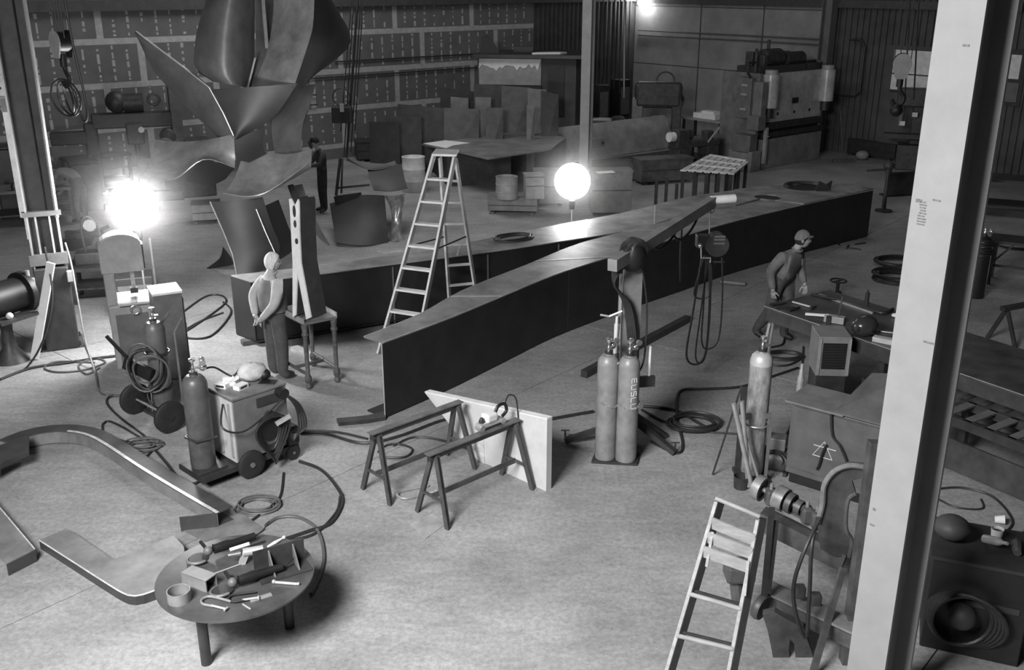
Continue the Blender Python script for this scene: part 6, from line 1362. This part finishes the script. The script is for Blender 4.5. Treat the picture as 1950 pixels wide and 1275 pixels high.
# wall switch on left column
sb_ = thing('switch_cluster', 'white electrical switch box cluster left of the left column', 'switch box', D(14, 188, 15.0), R(10))
for x, z, w_, h_ in ((0, .2, .26, .3), (-.05, .42, .14, .14), (.17, .18, .1, .2)): MB().box((x, 0, z), (w_, .12, h_)).build('box', LGREY, sb_, bevel=.01)
for x in (-.06, .04):
    for z in (.16, .26): MB().cyl((x, -.07, z), (x, -.055, z), .022, n=8).build('knockout', BLACK, sb_)
MB().box((-.02, .09, 1.6), (.22, .05, 3.6)).build('mounting_channel', GREY, sb_); MB().box((-.02, .09, -.9), (.2, .05, 1.8)).build('mounting_channel', LGREY, sb_); 
MB().box((-.02, .09, -1.95), (.1, .05, .4)).build('channel_foot', LGREY, sb_)
# --- back left: radial drill and benches
rd = thing('radial_drill', 'dark radial drilling machine with motor on top before the plasterboard wall', 'drill', V(-9.35, 24.2, 0), R(18))
bx(rd, 'column', (-.75, 0, .95), (.3, .3, 1.9), IRON, .05); bx(rd, 'arm', (.3, 0, 1.92), (2.0, .3, .36), STEEL, .03); bx(rd, 'base', (.1, -.1, .12), (2.2, .8, .24), IRON, .02); bx(rd, 'table', (.5, -.15, .6), (.6, .5, .7), mat('drill_table', .2, .5), .02)
MB().cyl((.05, 0, 2.32), (.5, 0, 2.32), .22, n=18).build('motor', IRON, rd, smooth=True); MB().ball((-.1, 0, 2.35), .26, 12).build('gear_case', IRON, rd, smooth=True); MB().torus((.75, 0, 2.38), .13, .03, (0, 1, 0), 16, 6).build('handwheel', STEEL, rd, smooth=True)
bx(rd, 'spindle_head', (.25, -.2, 1.62), (.4, .35, .5), IRON, .04); MB().cyl((.25, -.2, 1.4), (.25, -.2, 1.0), .06, n=12).build('spindle', STEEL, rd, smooth=True); MB().cyl((.4, -.4, 1.72), (.4, -.37, 1.72), .07, n=12).build('dial', WHITE, rd)
MB().ball((1.0, -.1, 1.5), .22, 12, (1, .6, 1)).build('gear_cover', IRON, rd, smooth=True); bx(rd, 'arm_end_box', (-1.25, 0, 1.55), (.8, .3, .3), STEEL, .02)
bench(V(-10.6, 25.3, 0), RA, 1.6, .7, .9, 'dark bench below the left end of the radial drill', STEEL); crate('dark_machine_box', 'dark cabinet far left behind the left column', 'cabinet', V(-11.2, 22.4, 0), R(30), (.9, .6, 1.55), STEEL, feet=False)
crate('dark_machine_box', 'dark box right of the left column near the bent worker', 'cabinet', V(-9.95, 23.0, 0), R(30), (.6, .5, 1.1), STEEL, feet=False)
bench(G(52, 430) + V(0, .4, 0), R(25), 1.7, .9, .8, 'bench with small parts at the far left edge', DWOOD, mat('bench_top_worn', .14, .6, 0, 5, .4))
for k, (x, y) in enumerate(((28, 362), (45, 358), (60, 366))): solo(MB().lathe([(.06, 0), (.07, .1), (.04, .16)], n=12), 'small_part', (STEEL, GREY, IRON)[k], ('dark', 'grey', 'black')[k] + ' small metal part on the far left bench', 'part', G(x, y, .801), smooth=True)
dm = thing('shaper_machine', 'dark machine with a curved handle just behind the sculpture blade', 'machine', V(-8.1, 24.6, 0), R(25)); bx(dm, 'body', (0, 0, .6), (1.3, .6, 1.2), IRON, .04); MB().torus((-.45, -.2, 1.25), .2, .04, (0, 1, 0), 16, 6, 0, 200).build('handle', GREY, dm, smooth=True); bx(dm, 'head', (.3, 0, 1.3), (.6, .5, .25), IRON, .04); bx(dm, 'slide', (-.1, 0, 1.95), (.26, .3, 1.5), GREY, .02)
# pedestal grinder, lower left edge
pg = thing('pedestal_grinder', 'dark pedestal grinder cut by the left picture edge', 'grinder', G(30, 686) + V(-.05, .0, 0), R(62))
MB().lathe([(.24, 0), (.2, .06), (.1, .2), (.075, .45), (.09, .62), (.14, .7)], n=18).build('pedestal', IRON, pg, smooth=True); MB().cyl((-.35, 0, .92), (.3, 0, .92), .24, n=20).build('motor', BLACK, pg, smooth=True); bx(pg, 'tray', (0, -.24, .68), (.6, .24, .04), IRON)
for x in (-.42, .34): MB().cyl((x - .04, 0, .92), (x + .04, 0, .92), .3, n=22).build('wheel_guard', BLACK, pg, smooth=True)
for z, y in ((.98, -.2), (.88, -.22)): bx(pg, 'label_plate', (-.05, y, z), (.12, .01, .05), LGREY)
MB().ball((-.1, -.27, .74), .05, 10).build('knob', WHITE, pg, smooth=True)
# bench with vise behind the left column
vb = bench(G(185, 585) + V(-.1, .55, 0), R(15), .9, .7, .62, 'small machine bench behind the left column', IRON)
vb2 = thing('power_hacksaw', 'dark power hacksaw with an arched bow on the bench behind the left column', 'saw', vb.location + V(0, 0, .621), R(15)); bx(vb2, 'bed', (0, 0, .1), (.7, .3, .2), IRON, .02); MB().cyl((.15, -.16, .32), (.15, .16, .32), .14, n=16).build('motor', BLACK, vb2, smooth=True); MB().tube(spl([(-.18, 0, .2), (-.2, 0, .6), (-.08, 0, .78), (.06, 0, .6), (.08, 0, .25)], 5), .022, 8).build('bow', STEEL, vb2, smooth=True); MB().cyl((-.06, -.03, .64), (-.06, .0, .64), .1, n=16).build('pale_disc', LGREY, vb2, smooth=True)
solo(MB().prism([G(62, 470), G(130, 455), G(180, 452), G(175, 466), G(140, 478)], (0, 0, .02)), 'floor_plate', STEEL, 'dark plate lying on the floor behind the left column', 'plate', G(120, 465), world=True)
for k, (x, y) in enumerate(((140, 450), (160, 452), (182, 448))): solo(MB().box((0, 0, .06), (.3, .12, .12)).cyl((.1, 0, .1), (.3, .05, .14), .04, n=8), 'scrap_part', IRON, ('left', 'middle', 'right')[k] + ' of the dark scrap parts on the floor plate behind the left column', 'scrap', G(x, y, .02), R(20 * k))
crate('pale_crate', 'pale box on the floor below the sculpture, left of its leg', 'crate', G(390, 425) + V(0, .2, 0), R(15), (.6, .45, .4), mat('crate_pale', .28, .7), STEEL)
# --- right far machinery near the doorway
fm2 = thing('milling_machine', 'dark upright machine standing before the far doorway', 'machine', G(1735, 330) + V(.3, .8, 0), R(-20)); bx(fm2, 'base', (0, 0, .35), (.9, .8, .7), IRON, .03); bx(fm2, 'column', (.1, .2, 1.3), (.5, .5, 1.4), IRON, .04); bx(fm2, 'head', (-.2, -.1, 2.0), (.8, .4, .5), IRON, .04)
for k in range(3): bx(fm2, 'bright_part', (-.4 + .3 * k, -.35, 1.3 + .25 * k), (.14, .08, .12), ALU)
MB().cyl((-.45, -.1, 1.75), (-.45, -.1, 1.2), .08, n=10).build('spindle', GREY, fm2, smooth=True); bx(fm2, 'table', (-.2, -.3, .95), (1.3, .4, .12), STEEL)
bw = thing('push_broom', 'push broom standing against the dark siding beside the press', 'broom', G(1605, 309)); bx(bw, 'head', (0, 0, .05), (.62, .1, .1), DWOOD); MB().cyl((0, 0, .1), (-.12, .35, 1.45), .018, n=8).build('handle', DWOOD, bw)
crate('floor_clutter_box', 'dark box on the floor before the siding right of the broom', 'box', G(1650, 300) + V(.2, .0, 0), RB, (1.6, .4, .45), STEEL); solo(MB().ball((0, 0, .14), .2, 10, (1, .8, .7)), 'pale_sack', LGREY, 'small pale sack on the floor right of the broom', 'sack', G(1637, 302) + V(0, -.2, 0), smooth=True)
cvp = thing('curved_dark_plate', 'tall dark curved plate beyond the near column at the right edge', 'plate', G(1870, 400)); loft(DD([(1862, 225, 21), (1890, 235, 21.2), (1900, 260, 21.2), (1880, 330, 20.8), (1862, 398, 20.5)]), DD([(1850, 225, 20.5), (1852, 260, 20.5), (1850, 300, 20.4), (1848, 340, 20.3), (1852, 398, 20.3)]), 12, 5, .1).build('plate', mat('curved_plate_grey', .11, .5), cvp, world=True, smooth=True)
bench(G(1930, 420) + V(.3, .6, 0), R(-25), 3.0, .9, .85, 'long dark bench beyond the near column at the right edge', STEEL)
crate('dark_machine_box', 'big dark box beyond the near column under the small window', 'cabinet', G(1935, 330) + V(.6, .5, 0), RB, (2.0, .8, 1.9), BLACK, feet=False)
solo(MB().box((0, 0, .3), (1.2, .1, .6)).box((0, .1, .02), (1.2, .3, .04)), 'channel_piece', STEEL, 'dark steel channel on the floor between girder end and near column', 'channel', G(1725, 372), R(15))

# ================================================================== HOSES AND CABLES ON THE FLOOR
CBL = mat('cable_grey', .1, .55)
hose([(0, 722), (60, 700), (130, 690), (180, 682), (232, 676)], .018, 'dark cable running along the floor past the left column foot')
hose([(180, 690), (110, 688), (85, 700), (110, 708), (160, 704), (200, 690), (180, 682), (150, 695), (165, 712), (190, 700)], .013, 'grey cable tangled on the floor right of the left column', m=CBL)
hose([(155, 640), (180, 700), (190, 745), (215, 752), (245, 755)], .014, 'grey cable running from the left column to the hand truck', m=CBL)
hose([(250, 752), (210, 755), (205, 770), (235, 800), (270, 825), (290, 850), (280, 868)], .015, 'dark hose curving from the hand truck toward the curved channel')
coil(G(268, 852), .18, .009, 6, 'tangle of thin wire lying by the curved channel', CBL, .7, 0, 'wire_tangle', 'wire', .4, 12)
hose([(195, 808), (210, 802), (255, 825), (270, 838), (240, 840), (200, 825), (195, 810)], .014, 'dark hose loop beside the curved channel')
hose([(290, 850), (320, 885), (345, 915), (372, 920), (400, 900), (430, 880), (452, 878)], .016, 'jointed hose from the wire tangle to the welding machine')
hose([(340, 600), (390, 565), (420, 562), (430, 575), (400, 600), (370, 620), (345, 640), (400, 640), (440, 595), (425, 575)], .016, 'dark hose looped on the floor behind the tall cabinet')
hose([(345, 632), (380, 612), (425, 595)], .014, 'short dark hose running from the tall cabinet to the far girder')
hose([(570, 822), (620, 825), (690, 843), (760, 830), (850, 798), (905, 800)], .018, 'dark hose running from the welding machine under the rear sawhorse')
hose([(575, 820), (640, 822), (700, 835)], .014, 'thin dark hose beside the one leaving the welding machine')
hose([(722, 870), (770, 870), (785, 855), (760, 845), (735, 848), (720, 860)], .013, 'hose loop on the floor inside the rear sawhorse')
hose([(750, 848), (790, 832), (850, 840), (930, 868), (960, 878)], .013, 'thin hose running behind the sawhorses to the wedge board')
hose([(570, 878), (610, 893), (640, 925), (652, 955), (630, 995), (590, 1010), (545, 1025)], .018, 'large dark hose loop sweeping right of the base plate')
hose([(545, 1030), (600, 1015), (640, 975), (648, 945)], .015, 'dark hose doubling the large loop by the base plate')
hose([(505, 1000), (530, 985), (570, 985), (605, 1010), (617, 1060), (605, 1105), (592, 1130)], .017, 'grey hose curving behind the round table to the floor', m=CBL)
coil(G(490, 965), .2, .011, 4, 'thin cable coiled on the floor before the welding machine wheels', CBL, .8, 0, 'cable_coil', 'cable', .2, 4)
hose([(540, 900), (535, 940), (520, 960), (480, 990)], .013, 'dark cable hanging down from the welding machine to the base plate')
hose([(1046, 798), (1090, 790), (1130, 783)], .02, 'thick dark hose between the wedge board and the boom cart')
hose([(1225, 773), (1285, 780), (1330, 805), (1350, 815)], .018, 'dark hose arcing right from the boom cart')
hose([(1222, 780), (1260, 800), (1290, 812), (1300, 850), (1285, 862), (1240, 840)], .016, 'dark hose looping round the boom outriggers')
coil(G(1320, 810), .28, .016, 5, 'dark hose coil on the floor right of the boom cart', HOSE, .8, 0, 'hose_coil', 'hose', .15, 6)
hose([(1290, 808), (1289, 760), (1300, 742), (1340, 740), (1410, 736), (1460, 720), (1520, 700)], .018, 'dark hose running from the boom cart past the worn cylinder')
hose([(1345, 822), (1410, 826)], .012, 'thin hose from the coil to the cylinder cart')
hose([(1495, 635), (1490, 655), (1465, 662), (1450, 672), (1465, 692), (1500, 695), (1530, 680)], .015, 'dark hose looped on the floor under the end of the steel table')
coil(G(1492, 680), .26, .014, 3, 'oval hose coil on the floor before the steel table', HOSE, .6, 0, 'hose_coil', 'hose', .1, 9)
hose([(1530, 660), (1525, 720), (1512, 790), (1495, 830), (1470, 850)], .014, 'dark cable running down beside the signed cabinet')

P_ = [D(124, 462, 13.55), D(135, 500, 13.45), D(148, 570, 13.3), D(163, 650, 13.1), G(180, 705, .02), G(188, 740, .015), G(205, 752, .015)]
solo(MB().tube(spl(P_, 6), .013, 6), 'hanging_cable', LGREY, 'pale cable drooping from the left column box to the floor', 'cable', P_[-1], world=True, smooth=True)
P_ = [D(85, 470, 13.5), D(100, 560, 13.2), D(85, 640, 13.0), G(50, 700, .015), G(0, 722, .015)]
solo(MB().tube(spl(P_, 6), .014, 6), 'hanging_cable', HOSE, 'dark cable drooping from the left column past the leaning plank', 'cable', P_[-1], world=True, smooth=True)
# ================================================================== HAZE ADDED TO IMITATE THE GLOW ROUND THE TWO LAMPS
def haze(c, r, dens, label):
    m_ = bpy.data.materials.new('lamp_glow_haze'); m_.use_nodes = True; nt = m_.node_tree; N = nt.nodes; L = nt.links; N.remove(N['Principled BSDF'])
    vs = N.new('ShaderNodeVolumeScatter'); vs.inputs['Anisotropy'].default_value = .0
    tc = N.new('ShaderNodeTexCoord'); ln = N.new('ShaderNodeVectorMath'); ln.operation = 'LENGTH'; L.new(tc.outputs['Object'], ln.inputs[0])
    mr = N.new('ShaderNodeMapRange'); mr.inputs['From Min'].default_value = .25; mr.inputs['From Max'].default_value = r; mr.inputs['To Min'].default_value = 1; mr.inputs['To Max'].default_value = 0
    L.new(ln.outputs['Value'], mr.inputs['Value']); pw = N.new('ShaderNodeMath'); pw.operation = 'POWER'; L.new(mr.outputs[0], pw.inputs[0]); pw.inputs[1].default_value = 2.2
    ml = N.new('ShaderNodeMath'); ml.operation = 'MULTIPLY'; L.new(pw.outputs[0], ml.inputs[0]); ml.inputs[1].default_value = dens
    L.new(ml.outputs[0], vs.inputs['Density']); L.new(vs.outputs[0], N['Material Output'].inputs['Volume'])
    o = MB().ball((0, 0, 0), r, 20).build('lamp_glow_haze', m_); o.location = c; tag(o, label, 'haze'); o['kind'] = 'stuff'
haze(D(255, 390, 13.75), 1.5, .075, 'thin smoke added for the glow round the lamp above the bandsaw')
haze(D(1090, 345, 18.6), 1.4, .17, 'thin smoke added for the glow round the lamp behind the far girder')
